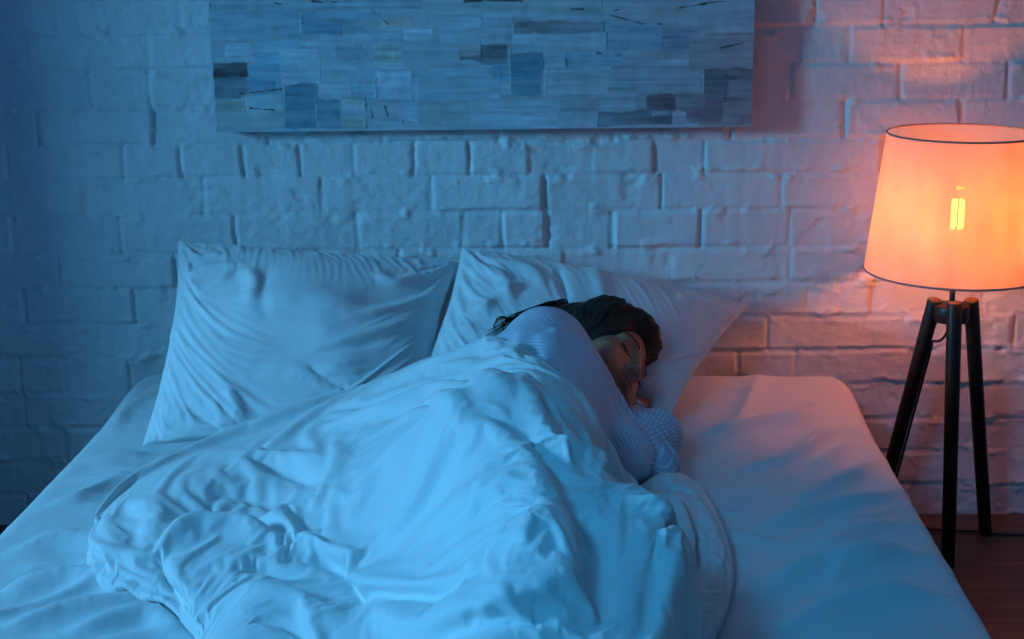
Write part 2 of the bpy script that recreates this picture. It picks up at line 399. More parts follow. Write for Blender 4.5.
# ------------------------------------------------------------------ floor lamp
LY = 2.84
lc = at_y(954, 270, LY); LX = lc[0]
zb_ = lc[2]; zt_ = at_y(960, 133, LY)[2]
rb_ = abs(at_y(866, 270, LY)[0]-LX); rt_ = abs(at_y(889, 133, LY)[0]-LX)
lamp = empty('tripod_lamp', (LX, LY, 0), 'floor lamp with glowing drum shade on a black wooden tripod beside the bed', 'lamp')
def shade_mat():
    m = bpy.data.materials.new('thin_linen_shade'); m.use_nodes = True; nt = m.node_tree; nt.nodes.clear()
    out = nt.nodes.new('ShaderNodeOutputMaterial')
    tcn = nt.nodes.new('ShaderNodeTexCoord'); mpn = nt.nodes.new('ShaderNodeMapping'); mpn.inputs['Scale'].default_value = (1, 1, 1)
    nt.links.new(tcn.outputs['Object'], mpn.inputs['Vector'])
    nz_ = nt.nodes.new('ShaderNodeTexNoise'); nz_.inputs['Scale'].default_value = 9; nz_.inputs['Detail'].default_value = 6
    nt.links.new(mpn.outputs['Vector'], nz_.inputs['Vector'])
    cr = nt.nodes.new('ShaderNodeValToRGB'); cr.color_ramp.elements[0].position = 0.3; cr.color_ramp.elements[0].color = (0.70, 0.62, 0.58, 1)
    cr.color_ramp.elements[1].position = 0.7; cr.color_ramp.elements[1].color = (0.86, 0.80, 0.76, 1)
    nt.links.new(nz_.outputs[0], cr.inputs[0])
    dif = nt.nodes.new('ShaderNodeBsdfDiffuse'); tr = nt.nodes.new('ShaderNodeBsdfTranslucent'); tp = nt.nodes.new('ShaderNodeBsdfTransparent')
    for n in (dif, tr): nt.links.new(cr.outputs[0], n.inputs['Color'])
    tp.inputs[0].default_value = (1, 0.85, 0.7, 1)
    m1 = nt.nodes.new('ShaderNodeMixShader'); m1.inputs[0].default_value = 0.60
    nt.links.new(dif.outputs[0], m1.inputs[1]); nt.links.new(tr.outputs[0], m1.inputs[2])
    m2 = nt.nodes.new('ShaderNodeMixShader'); m2.inputs[0].default_value = 0.06
    nt.links.new(m1.outputs[0], m2.inputs[1]); nt.links.new(tp.outputs[0], m2.inputs[2])
    nt.links.new(m2.outputs[0], out.inputs[0]); return m
M['shade'] = shade_mat()
M['trim'] = mat('grey_shade_trim', (0.22, 0.20, 0.24), 0.6); bump(M['trim'], 300, 0.1)
def lpart(mb, name, mt, smooth=True, parent=None, bevel=0):
    o = mb.build(name, mt, None, smooth, bevel)
    parent_keep(o, lamp)
    return o
m = MB(); m.lathe([(rb_+(rt_-rb_)*t, zb_+(zt_-zb_)*t) for t in np.linspace(0, 1, 24)], LX, LY, 128)
shade = lpart(m, 'lamp_shade', M['shade'])
for r, z in ((rb_, zb_), (rt_, zt_)):
    m = MB(); prof = [(r+0.0016*math.cos(a), z+0.0020*math.sin(a)) for a in np.linspace(0, 2*math.pi, 9)[:-1]]
    m.lathe(prof, LX, LY, 128, closed=True)
    o = m.build('shade_rim', M['trim'], None, True); parent_keep(o, lamp)
m = MB(); zs_ = zt_-0.005
for k in range(3):
    a = k*2*math.pi/3+0.3
    m.tube([(LX+0.02*math.cos(a), LY+0.02*math.sin(a), zb_+0.052), (LX+rb_*.93*math.cos(a), LY+rb_*.93*math.sin(a), zb_+0.004), (LX+rb_*math.cos(a), LY+rb_*math.sin(a), zb_+0.002)], 0.0015, 6)
m.lathe([(0.0185, zb_+0.050), (0.022, zb_+0.050), (0.022, zb_+0.054), (0.0185, zb_+0.054)], LX, LY, 24, closed=True)
lpart(m, 'shade_carrier', M['metal'])
lz = zb_-0.055
m = MB(); m.tube([(LX, LY, lz-0.03), (LX, LY, zb_+0.03)], 0.0055, 16); lpart(m, 'stem', M['metal'])
m = MB(); m.lathe([(0.0001, zb_+0.02), (0.017, zb_+0.02), (0.019, zb_+0.035), (0.019, zb_+0.062), (0.0001, zb_+0.062)], LX, LY, 24); lpart(m, 'bulb_socket', M['cord'])
m = MB(); bz = zb_+0.062
m.lathe([(0.011, bz), (0.013, bz+0.01), (0.020, bz+0.035), (0.023, bz+0.06), (0.021, bz+0.085), (0.012, bz+0.103), (0.0005, bz+0.108)], LX, LY, 32)
def glass_mat():
    m = bpy.data.materials.new('bulb_glass'); m.use_nodes = True; nt = m.node_tree; nt.nodes.clear()
    out = nt.nodes.new('ShaderNodeOutputMaterial'); tp = nt.nodes.new('ShaderNodeBsdfTransparent'); gl = nt.nodes.new('ShaderNodeBsdfGlossy')
    fr = nt.nodes.new('ShaderNodeFresnel'); fr.inputs[0].default_value = 1.3; mx = nt.nodes.new('ShaderNodeMixShader')
    tp.inputs[0].default_value = (1, 0.93, 0.8, 1); gl.inputs['Roughness'].default_value = 0.05
    nt.links.new(fr.outputs[0], mx.inputs[0]); nt.links.new(tp.outputs[0], mx.inputs[1]); nt.links.new(gl.outputs[0], mx.inputs[2]); nt.links.new(mx.outputs[0], out.inputs[0]); return m
M['glass'] = glass_mat()
bulb = lpart(m, 'bulb', M['glass'])
# glowing cage of filaments
def emis(name, col, s):
    m = bpy.data.materials.new(name); m.use_nodes = True; nt = m.node_tree; b = nt.nodes['Principled BSDF']
    b.inputs['Emission Color'].default_value = (*col, 1); b.inputs['Emission Strength'].default_value = s; b.inputs['Base Color'].default_value = (0.02, 0.01, 0.0, 1)
    return m
M['filament'] = emis('glowing_filament', (1.0, 0.55, 0.07), 70)
m = MB(); fb, ft = bz+0.022, bz+0.078; nf = 8
pts = []
for k in range(nf):
    a = 2*math.pi*k/nf; zz = (fb, ft) if k % 2 == 0 else (ft, fb)
    for q in zz: pts.append((LX+0.011*math.cos(a), LY+0.011*math.sin(a), q))
m.tube(pts, 0.0016, 8)
fo = m.build('filament', M['filament'], None, True); fo.parent = bulb
# the bulb's light
pl = bpy.data.lights.new('bulb_light', 'POINT'); pl.energy = 4.5; pl.color = (1.0, 0.13, 0.002); pl.shadow_soft_size = 0.026
plo = bpy.data.objects.new('bulb_light', pl); link(plo); plo.location = (LX, LY, (fb+ft)/2); parent_keep(plo, lamp)
bulb.visible_shadow = True
# hub and legs
hz = at_y(953, 312, LY)[2]
m = MB(); m.lathe([(0.0001, hz-0.018), (0.033, hz-0.018), (0.035, hz-0.015), (0.035, hz+0.013), (0.033, hz+0.016), (0.0001, hz+0.016)], LX, LY, 40)
lpart(m, 'hub', M['black'])
feet = [at_z(948, 566, 0), at_z(985.5, 534, 0), at_y(872, 520, 2.93)]
feet[2] = np.array([LX-0.235, LY+0.10, 0])
feet[2] = at_z(874, 528, 0)
tops = [at_y(954.5, 303, LY-0.036), at_y(971, 300, LY+0.018), at_y(935, 300, LY+0.012)]
for f, t in zip(feet, tops):
    d = t-f; L = np.linalg.norm(d); ax = d/L
    m = MB(); m.tube([f+ax*0.004, f+ax*(L-0.003), f+ax*L], [0.0135, 0.0148, 0.0135], 20)
    lg = lpart(m, 'leg', M['black'])
    m = MB(); m.tube([f+ax*(L-0.001), f+ax*(L+0.0012)], [0.0128, 0.0124], 20)
    c = m.build('end_cap', M['endgrain'], None, True); c['label'] = 'pale bare wood end of the leg'; c.parent = lg
    c.matrix_parent_inverse = Matrix.Identity(4)
    m = MB(); m.tube([f+ax*0.0, f+ax*0.012], [0.0125, 0.0138], 16); c = m.build('rubber_foot', M['cord'], None, True); c.parent = lg
# cord: from hub to the left leg, then down it and over the floor to the right
a = (LX-0.004, LY-0.02, hz-0.016); lf, lt = feet[2], tops[2]
cpts = []
for t in np.linspace(0, 1, 10):
    p = lt+(lf-lt)*0.16
    cpts.append(((1-t)*a[0]+t*(p[0]+0.012), (1-t)*(a[1])+t*(p[1]-0.015), (1-t)*a[2]+t*p[2]-0.02*math.sin(math.pi*t)*(1-2*t*0.2)))
m = MB(); m.tube(cpts, 0.0022, 8)
for t in np.linspace(0.16, 0.985, 14)[1:]:
    p = lt+(lf-lt)*t; cpts.append((p[0]+0.0165, p[1]-0.006, p[2]))
fl = [(905, 524), (925, 528), (950, 531), (975, 531), (1000, 534), (1040, 536), (1100, 532), (1180, 528)]
for q in fl:
    p = at_z(q[0], q[1], 0.004); cpts.append(tuple(p))
cv = cpts
m = MB(); m.tube(cv, 0.0028, 8); lpart(m, 'power_cord', M['cord'])

# ------------------------------------------------------------------ cloth: position based wrinkling of a surface grid
def normals(P):
    a = np.gradient(P, axis=0); b = np.gradient(P, axis=1)
    n = np.cross(a, b); n /= np.linalg.norm(n, axis=-1, keepdims=True)+1e-12
    return n
def up(A, n, m):
    a = np.linspace(0, A.shape[0]-1, n); b = np.linspace(0, A.shape[1]-1, m)
    i = np.minimum(a.astype(int), A.shape[0]-2); j = np.minimum(b.astype(int), A.shape[1]-2)
    fa = (a-i)[:, None]; fb = (b-j)[None, :]
    if A.ndim == 3: fa = fa[..., None]; fb = fb[..., None]
    A0 = A[i][:, j]; A1 = A[i+1][:, j]; A2 = A[i][:, j+1]; A3 = A[i+1][:, j+1]
    return (A0*(1-fa)+A1*fa)*(1-fb)+(A2*(1-fa)+A3*fa)*fb
def drape(G, edge, N, M_, frames=24, extra=0.07, bend=14.0, goal=(0.0, 0.85), mass=0.3, sink=0.012, noise=0.0, seed=0):
    """let a slightly oversized cloth settle on the shape G, so that it buckles into natural folds"""
    g = up(G, N, M_); e = up(edge, N, M_)
    if noise:
        ii, jj = np.meshgrid(np.arange(N)/N, np.arange(M_)/M_*M_/N, indexing='ij'); nn = normals(g); nn *= np.sign(nn[..., 2:3].mean()+1e-9)
        g = g+nn*(noise*(fbm(ii*9, jj*9, seed, 3)+0.5)*e)[..., None]
    lo = up(G, 150, 150)-np.array([0, 0, sink])
    low = mesh_obj('support', lo.reshape(-1, 3), grid_faces(150, 150)[:, ::1].copy())
    if low.data.polygons[75*149+75].normal.z < 0: low.data.flip_normals()
    low.modifiers.new('collision', 'COLLISION'); low.collision.thickness_outer = 0.004; low.collision.thickness_inner = 0.1; low.collision.cloth_friction = 15
    o = mesh_obj('cloth', g.reshape(-1, 3), grid_faces(N, M_))
    vg = o.vertex_groups.new(name='pin'); wts_ = np.round(goal[1]+(goal[0]-goal[1])*np.clip(e.ravel()/0.3, 0, 1), 1)
    for val in np.unique(wts_): vg.add(np.where(wts_ == val)[0].tolist(), float(val), 'REPLACE')
    md = o.modifiers.new('cloth', 'CLOTH'); s = md.settings
    s.vertex_group_mass = 'pin'; s.pin_stiffness = 1.0; s.quality = 5; s.mass = mass
    s.tension_stiffness = 20; s.compression_stiffness = 20; s.shear_stiffness = 8; s.bending_stiffness = bend
    s.tension_damping = 8; s.compression_damping = 8; s.shear_damping = 5; s.bending_damping = 0.5; s.air_damping = 2
    s.shrink_min = -extra; s.shrink_max = -extra
    md.collision_settings.use_collision = True; md.collision_settings.distance_min = 0.004; md.collision_settings.use_self_collision = False; md.collision_settings.collision_quality = 2
    md.point_cache.frame_start = 1; md.point_cache.frame_end = frames
    for f in range(1, frames+1): S.frame_set(f)
    ev = o.evaluated_get(bpy.context.evaluated_depsgraph_get()); me = ev.to_mesh(); v = np.zeros(len(me.vertices)*3); me.vertices.foreach_get('co', v); ev.to_mesh_clear()
    ma, mb_ = o.data, low.data
    bpy.data.objects.remove(o); bpy.data.objects.remove(low); bpy.data.meshes.remove(ma); bpy.data.meshes.remove(mb_)
    S.frame_set(1)
    R_ = v.reshape(N, M_, 3)
    return R_
def smooth_grid(P, k=1, a=0.5):
    for _ in range(k):
        Q = P.copy(); Q[1:-1] = (P[:-2]+P[2:])/2; P = P*(1-a)+Q*a
        Q = P.copy(); Q[:, 1:-1] = (P[:, :-2]+P[:, 2:])/2; P = P*(1-a)+Q*a
    return P
def spline(pts, n):
    """Catmull-Rom through pts, resampled to n points of equal arc length."""
    p = np.array(pts, float); q = np.vstack([2*p[0]-p[1], p, 2*p[-1]-p[-2]]); out = []
    for i in range(1, len(q)-2):
        for t in np.linspace(0, 1, 24, endpoint=False):
            a, b, c, d = q[i-1], q[i], q[i+1], q[i+2]
            out.append(0.5*((2*b)+(-a+c)*t+(2*a-5*b+4*c-d)*t*t+(-a+3*b-3*c+d)*t**3))
    out.append(p[-1]); out = np.array(out)
    s = np.concatenate([[0], np.cumsum(np.linalg.norm(np.diff(out, axis=0), axis=1))])
    u = np.linspace(0, s[-1], n)
    return np.stack([np.interp(u, s, out[:, k]) for k in range(out.shape[1])], -1)
def seg_dist(X, Y, pts):
    """distance to a polyline, signed (left positive), and position along it 0..1"""
    best = np.full(X.shape, 1e9); sg = np.zeros(X.shape); al = np.zeros(X.shape)
    L = np.concatenate([[0], np.cumsum(np.linalg.norm(np.diff(pts, axis=0), axis=1))])
    for i in range(len(pts)-1):
        a, b = pts[i], pts[i+1]; d = b-a; l2 = d@d+1e-12
        t = np.clip(((X-a[0])*d[0]+(Y-a[1])*d[1])/l2, 0, 1)
        ex, ey = X-a[0]-t*d[0], Y-a[1]-t*d[1]; r = np.hypot(ex, ey)
        w = r < best
        best = np.where(w, r, best); sg = np.where(w, np.sign(d[0]*ey-d[1]*ex), sg); al = np.where(w, (L[i]+t*np.sqrt(l2))/L[-1], al)
    return best, sg, al

# ------------------------------------------------------------------ bed: frame, mattress, fitted sheet
BL0 = at_z(152, 373, BEDZ)[:2]; BL1 = at_z(0, 521, BEDZ)[:2]
BR0 = at_z(846, 388, BEDZ)[:2]; BR1 = at_z(1012, 640, BEDZ)[:2]
def edge_x(p, q, y): return p[0]+(q[0]-p[0])*(y-p[1])/(q[1]-p[1])
YH = 3.018; YF = 1.02
def bx(u, y):   # u: -1 left edge, +1 right edge
    l = edge_x(BL0, BL1, y); r = edge_x(BR0, BR1, y)
    return (l+r)/2+u*(r-l)/2
print('bed edges at head', bx(-1, YH), bx(1, YH), 'foot', bx(-1, YF), bx(1, YF))
bang = math.atan2((bx(0, YH)-bx(0, YF)), YH-YF)
BW = (bx(1, 2.4)-bx(-1, 2.4))/2
print('bed angle', math.degrees(bang), 'half width', BW)
def bedpt(a, b, z):     # a across (m from the middle), b along from the foot (m)
    cx, cy = bx(0, YF), YF
    return np.array([cx+a*math.cos(bang)+b*math.sin(bang), cy-a*math.sin(bang)+b*math.cos(bang), z])
def bedgrid(A, B, Zz):
    cx, cy = bx(0, YF), YF
    return np.stack([cx+A*math.cos(bang)+B*math.sin(bang), cy-A*math.sin(bang)+B*math.cos(bang), Zz], -1)
BLEN = (YH-YF)/math.cos(bang)-abs(math.sin(bang))*BW-0.002
bed = empty('bed', bedpt(0, BLEN/2, 0), 'low wooden double bed frame holding the mattress against the brick wall', 'bed')
def bpart(m, name, mt, bevel=0.004):
    o = m.build(name, mt, None, False, bevel); parent_keep(o, bed); return o
RW = BW-0.02
m = MB(); m.box(-RW, RW, 0.015, BLEN-0.002, 0.10, 0.13, lambda p: bedpt(*p)); bpart(m, 'slat_base', M['bedwood'])
for s in (-1, 1):
    m = MB(); m.box(s*RW-0.018*(s > 0), s*RW+0.018*(s < 0), 0.0, BLEN, 0.06, 0.129, lambda p: bedpt(*p)); bpart(m, 'side_rail', M['bedwood'])
m = MB(); m.box(-RW, RW, -0.018, 0.0, 0.06, 0.129, lambda p: bedpt(*p)); bpart(m, 'foot_rail', M['bedwood'])
for s in (-1, 1):
    for b in (0.02, BLEN-0.08):
        m = MB(); m.box(s*(RW-0.05)-0.03, s*(RW-0.05)+0.03, b, b+0.06, 0, 0.10, lambda p: bedpt(*p)); bpart(m, 'leg', M['bedwood'])
# mattress: rounded slab
def superbox(a0, a1, b0, b1, z0, z1, r, n=24):
    m = MB(); V = []; us = np.linspace(0, 2*math.pi, 4*n, endpoint=False)
    cx, cy = (a0+a1)/2, (b0+b1)/2; hx, hy = (a1-a0)/2, (b1-b0)/2
    prof = [(z0, .9), (z0, .99)] + [(z0+r*(1-math.cos(t)), 1) for t in np.linspace(0.3, math.pi/2, 5)]+[(z1-r*(1-math.cos(t)), 1) for t in np.linspace(math.pi/2, 0.3, 5)]+[(z1, .99), (z1, .9)]
    for i, (z, q) in enumerate(prof):
        dz_ = min(z-z0, z1-z); ins = r-math.sqrt(max(0, r*r-(max(0, r-dz_))**2)) if dz_ < r else 0
        for u in us:
            c, s = math.cos(u), math.sin(u); e = 0.14
            x = np.sign(c)*abs(c)**e*(hx-ins)*q; y = np.sign(s)*abs(s)**e*(hy-ins)*q
            V.append(bedpt(cx+x, cy+y, z))
    k = len(us)
    F = [[i*k+j, i*k+(j+1) % k, (i+1)*k+(j+1) % k, (i+1)*k+j] for i in range(len(prof)-1) for j in range(k)]
    F += [list(range(k))[::-1], [(len(prof)-1)*k+j for j in range(k)]]
    return V, F
V, F = superbox(-BW+0.015, BW-0.015, 0.01, BLEN-0.012, 0.131, BEDZ-0.016, 0.04)
mt_ = mesh_obj('mattress', V, F, M['mattress'], None, True); tag(mt_, 'thick mattress on the low bed frame, covered by the white sheet', 'mattress')

# sheet: runs over the top and down the sides and the head end, tucked under at the bottom
def sheet_section(s, half, z_top, r, drop):
    """arc length s from the middle -> (offset, z) over the rounded edge and down the side"""
    sg = np.sign(s); s = np.abs(s); f = half-r; q = s-f
    a = np.clip(q/r, 0, math.pi/2)
    off = np.where(s < f, s, f+r*np.sin(a)); z = np.where(s < f, z_top, z_top-r*(1-np.cos(a)))
    down = np.clip(q-r*math.pi/2, 0, None)
    return sg*off, z-np.minimum(down, drop)
NS, NL = 480, 500
sa = np.linspace(-(BW+0.19), BW+0.19, NS); sb = np.linspace(0.0, BLEN+0.13, NL)
SA, SB = np.meshgrid(sa, sb, indexing='ij')
r_edge = 0.035
offa, za = sheet_section(SA, BW, 0.0, r_edge, 0.19)
qb = SB-(BLEN-r_edge); ab = np.clip(qb/r_edge, 0, math.pi/2)
offb = np.where(qb < 0, SB, BLEN-r_edge+r_edge*np.sin(ab)); zb2 = np.where(qb < 0, 0, -r_edge*(1-np.cos(ab)))-np.clip(qb-r_edge*math.pi/2, 0, None)
# round the head corners in plan
rc = 0.10
ex = np.clip(np.abs(offa)-(BW-rc), 0, None); ey = np.clip(offb-(BLEN-rc), 0, None); rr2 = np.hypot(ex, ey)
f_ = np.where((ex > 0) & (ey > 0) & (rr2 > rc), rc/np.maximum(rr2, 1e-9), 1.0)
cornerdrop = np.where((ex > 0) & (ey > 0), np.clip(rr2-rc, 0, None), 0)
offa2 = np.where((ex > 0) & (ey > 0), np.sign(offa)*(BW-rc+ex*f_), offa); offb2 = np.where((ex > 0) & (ey > 0), BLEN-rc+ey*f_, offb)
ZS = BEDZ+za+zb2
ZS = BEDZ-np.minimum(BEDZ-ZS, 0.185)-0.0
G = bedgrid(offa2, offb2, ZS)
top_m = np.exp(-np.clip(-(za+zb2), 0, None)/0.03)
# folds placed from the photo: (points, width m, height m)
def stroke_xy(pts, z=BEDZ): return np.array([at_z(x, y, z)[:2] for x, y in pts])
sh_strokes = [
 ([(985, 560), (900, 560), (800, 578), (745, 600)], .030, .012), ([(960, 520), (880, 530), (800, 560)], .02, .007), ([(935, 465), (880, 500), (800, 520), (740, 540)], .020, .010),
 ([(900, 440), (850, 480), (790, 505)], .016, .010), ([(870, 425), (830, 435), (790, 460), (740, 470)], .018, .008), ([(840, 400), (800, 420), (740, 430), (700, 440)], .022, .006),
 ([(990, 610), (920, 600), (850, 610), (760, 640)], .03, .012), ([(860, 440), (815, 470)], .010, .006), ([(915, 500), (850, 530), (780, 545)], .012, .006), ([(760, 380), (740, 420), (705, 455)], .02, .005),
 ([(0, 560), (60, 545), (130, 552)], .02, .008), ([(0, 600), (70, 590), (150, 600)], .024, .012), ([(0, 635), (60, 620), (120, 612), (190, 600)], .018, .010), ([(20, 515), (80, 500), (120, 480)], .02, .006),
 ([(60, 470), (105, 460), (150, 455)], .016, .006), ([(165, 380), (130, 400), (110, 440)], .018, .007), ([(95, 440), (125, 415), (155, 395)], .010, .004), ([(185, 640), (150, 620), (60, 640)], .02, .010)]
disp = np.zeros_like(SA)
for pts, wd, hh in sh_strokes:
    p = spline(stroke_xy(pts), 14); d, sg, al = seg_dist(G[..., 0], G[..., 1], p)
    disp += hh*np.exp(-(d/wd)**2)*np.clip(np.sin(math.pi*np.clip(al, 0.03, 0.97)), 0.1, 1)**0.5*(1-0.25*sg*(1-np.exp(-(d/wd)**2)))
nG = normals(G)
edg = 0.12+0.88*sstep(0.0, 0.14, BW-np.abs(SA))
disp = disp*1.6*top_m*edg+0.003*fbm(SA*5, SB*6, 91, 3)*(0.3+0.7*top_m)*edg+top_m*0.016*sstep(BLEN-0.35, BLEN-0.06, SB)
G = G+nG*disp[..., None]*np.sign(nG[NS//2, NL//2, 2])
G = smooth_grid(G, 1, 0.4)
inb = sstep(0.0, 0.10, BW-0.03-np.abs(SA))*sstep(0.0, 0.10, BLEN-0.03-SB)*sstep(0, 0.05, SB)
sheetP = drape(G, inb, 150, 165, frames=24, extra=0.05, bend=7.0, goal=(0.0, 1.0), sink=0.012, noise=0.004, seed=3)
sheetP = smooth_grid(up(sheetP, NS, NL), 1, 0.5)
# drawn, sharper creases across the sheet
crs = np.zeros((NS, NL)); rs = np.random.RandomState(17)
SX, SY = sheetP[..., 0], sheetP[..., 1]
lines = [(stroke_xy(p), max(0.009, w_*0.5), h_*1.5) for p, w_, h_ in sh_strokes]
for i in range(95):
    a0 = rs.uniform(0.18, 0.74)*(1 if i % 5 < 3 else -1); b0 = rs.uniform(0.5, BLEN-0.25); L0 = rs.uniform(0.10, 0.38); an = rs.normal(-2.55, 0.30) if a0 > 0 else rs.normal(-2.75, 0.25)
    p0 = np.array([a0, b0]); p1 = p0+L0*np.array([math.cos(an), math.sin(an)])*0.5; p2 = p0+L0*np.array([math.cos(an+rs.normal(0, .3)), math.sin(an+rs.normal(0, .3))])
    lines.append((np.array([bedpt(q[0], q[1], 0)[:2] for q in (p0, p1, p2)]), rs.uniform(0.007, 0.014), rs.uniform(0.003, 0.009)))
for p, w_, h_ in lines:
    p = spline(p, 10); lo_, hi_ = p.min(0)-0.06, p.max(0)+0.06
    sel = (SX > lo_[0]) & (SX < hi_[0]) & (SY > lo_[1]) & (SY < hi_[1])
    if not sel.any(): continue
    d, sg, al = seg_dist(SX[sel], SY[sel], p)
    crs[sel] += h_*np.sin(math.pi*np.clip(al, 0.02, 0.98))*np.exp(-np.sqrt((d/w_)**2+0.15)*np.where(sg > 0, 0.8, 1.8)+0.4)
print("crs", crs.min(), crs.max(), (crs>0.002).mean(), top_m.min(), top_m.max()); nS = normals(sheetP); nS *= np.sign(nS[NS//2, NL//2, 2])
sheetP = smooth_grid(sheetP+nS*(crs*edg*sstep(0, 0.05, np.minimum(1, top_m)))[..., None], 1, 0.35)
sheetP[..., 1] = np.minimum(sheetP[..., 1], WALLY-0.012)
lowz = BEDZ-0.016+0.003
Vv = sheetP.reshape(-1, 3)
sh = mesh_obj('fitted_sheet', Vv, grid_faces(NS, NL), M['sheet']); tag(sh, 'rumpled white cotton sheet stretched over the mattress, lying under pillows and duvet', 'sheet')
sm_ = sh.modifiers.new('thick', 'SOLIDIFY'); sm_.thickness = 0.0015; sm_.offset = 0 
from mathutils.bvhtree import BVHTree
def height_lookup(P):
    """regular z lookup of the sheet top"""
    from mathutils.kdtree import KDTree
    return None
SHX = np.linspace(-1.2, 1.2, 300); SHY = np.linspace(0.9, 3.05, 270)
shz = np.full((300, 270), BEDZ-0.0)
ix = np.clip(((sheetP[..., 0]+1.2)/2.4*299).round().astype(int), 0, 299); iy = np.clip(((sheetP[..., 1]-0.9)/2.15*269).round().astype(int), 0, 269)
shz[:] = 0.0; np.maximum.at(shz, (ix.ravel(), iy.ravel()), sheetP[..., 2].ravel())
for _ in range(3):
    z0 = shz <= 0; nb = np.maximum.reduce([np.roll(shz, 1, 0), np.roll(shz, -1, 0), np.roll(shz, 1, 1), np.roll(shz, -1, 1)]); shz = np.where(z0, nb, shz)
def bilin(T, x, y):
    fx = np.clip((x+1.2)/2.4*299, 0, 298.999); fy = np.clip((y-0.9)/2.15*269, 0, 268.999)
    i = fx.astype(int); j = fy.astype(int); a = fx-i; b = fy-j
    return (T[i, j]*(1-a)+T[i+1, j]*a)*(1-b)+(T[i, j+1]*(1-a)+T[i+1, j+1]*a)*b
def sheet_z(x, y): return bilin(shz, np.asarray(x), np.asarray(y))

# ------------------------------------------------------------------ the sleeping woman: one implicit surface
def at_d(px, py, d): return CAM+ray(px, py)*d
def wv(r, f, u):
    v = RR*r+F0*f+UU*u; return v/np.linalg.norm(v)
hh_ = wv(0.431, 0.723, 0.539); ss_ = wv(-0.38, -0.397, 0.836); ss_ -= hh_*(ss_@hh_); ss_ /= np.linalg.norm(ss_); nn_ = np.cross(hh_, ss_)
HC = at_d(595, 366, 2.70); HS = 1.02
HB = np.stack([ss_, nn_, hh_])          # rows: right side of the face, forward, up
def hp(a, b, c): return HC+(HB.T@np.array([a, b, c]))*0.01*HS   # head coordinates in cm
def smin(a, b, k): 
    h = np.clip(0.5+0.5*(b-a)/k, 0, 1); return b*(1-h)+a*h-k*h*(1-h)
def smax(a, b, k): return -smin(-a, -b, k)
prims = []   # (op, k, fn, lo, hi, group)
def add(op, k, fn, c, r, grp='skin'):
    c = np.asarray(c); prims.append((op, k, fn, c-r-0.03-k, c+r+0.03+k, grp))
def ell(c, rad, B=None, op='u', k=0.01, grp='skin'):
    c = np.array(c, float); rad = np.array(rad, float); B_ = np.eye(3) if B is None else B
    def fn(P):
        q = (P-c)@B_.T.astype(P.dtype); k0 = np.linalg.norm(q/rad, axis=-1); k1 = np.linalg.norm(q/(rad*rad), axis=-1)+1e-9
        return k0*(k0-1)/k1
    add(op, k, fn, c, rad.max(), grp)
def cap(a, b, ra, rb, op='u', k=0.01, grp='skin'):
    a = np.array(a, float); b = np.array(b, float); d = b-a; l2 = d@d
    def fn(P):
        t = np.clip(((P-a)@d)/l2, 0, 1); return np.linalg.norm(P-a-t[..., None]*d, axis=-1)-(ra+(rb-ra)*t)
    add(op, k, fn, (a+b)/2, np.linalg.norm(d)/2+max(ra, rb), grp)
def he(a, b, c, r, **kw): ell(hp(a, b, c), np.array(r)*0.01*HS, HB, **kw)
def hcp(p, q, ra, rb, **kw): cap(hp(*p), hp(*q), ra*0.01, rb*0.01, **kw)
# head
he(0, -1.2, 3.2, (7.3, 9.3, 8.0), k=0.01)
he(0, 3.2, -3.0, (5.9, 5.6, 7.6), k=0.03)
he(0, 3.4, -7.2, (4.6, 4.6, 3.6), k=0.02)
he(0, 6.6, -9.3, (1.9, 1.8, 1.7), k=0.018)
for s in (-1, 1):
    hcp((s*5.2, -0.5, -4.5), (s*4.0, 3.5, -8.4), 1.4, 1.2, k=0.02)          # jaw line
    he(s*4.1, 5.6, -2.6, (2.0, 1.9, 1.8), k=0.02)                            # cheekbone
    he(s*3.3, 6.3, -5.4, (2.0, 1.7, 2.0), k=0.02)                            # cheek
    hcp((s*1.6, 7.9, 1.9), (s*4.0, 7.0, 2.1), 0.6, 0.5, k=0.016)            # brow ridge
    he(s*3.2, 9.3, 0.1, (1.9, 1.3, 1.15), op='s', k=0.014)                    # eye socket
    he(s*3.15, 6.75, 0.0, (1.55, 1.35, 1.12), k=0.003)                        # closed lid over the eyeball
    hcp((s*1.7, 8.3, -0.35), (s*3.2, 8.6, -0.75), 0.12, 0.12, op='s', k=0.002) # lid line
    hcp((s*3.2, 8.6, -0.75), (s*4.6, 7.6, -0.35), 0.12, 0.10, op='s', k=0.002)
hcp((0, 7.9, 1.6), (0, 9.0, -0.8), 0.75, 0.75, k=0.010)
hcp((0, 9.0, -0.8), (0, 9.95, -3.0), 0.66, 0.80, k=0.008)
he(0, 10.0, -3.2, (0.92, 0.9, 0.8), k=0.006)
for s in (-1, 1):
    he(s*1.15, 9.2, -3.5, (0.75, 0.95, 0.7), k=0.006)
    he(s*0.62, 9.7, -4.1, (0.36, 0.55, 0.35), op='s', k=0.003)
he(0, 7.6, -5.9, (2.6, 1.7, 1.7), k=0.012)                                   # muzzle
for s in (-1, 1): he(s*0.75, 9.0, -5.55, (1.35, 0.62, 0.48), k=0.004)       # upper lip
he(0, 8.85, -6.75, (1.65, 0.75, 0.58), k=0.005)                              # lower lip
for s in (-1, 1): hcp((0, 9.6, -6.12), (s*2.35, 8.3, -6.25), 0.16, 0.13, op='s', k=0.002)
hcp((0, 9.75, -4.7), (0, 9.4, -5.2), 0.18, 0.22, op='s', k=0.004)            # philtrum
he(0, 9.0, -7.9, (1.6, 0.7, 0.5), op='s', k=0.012)
for s in (-1, 1):   # ears
    he(s*7.3, -0.6, -0.8, (0.7, 1.6, 3.0), k=0.005); he(s*7.9, -0.2, -0.6, (0.4, 1.0, 1.9), op='s', k=0.004); he(s*7.2, 0.4, -3.3, (0.5, 0.8, 0.9), k=0.006)
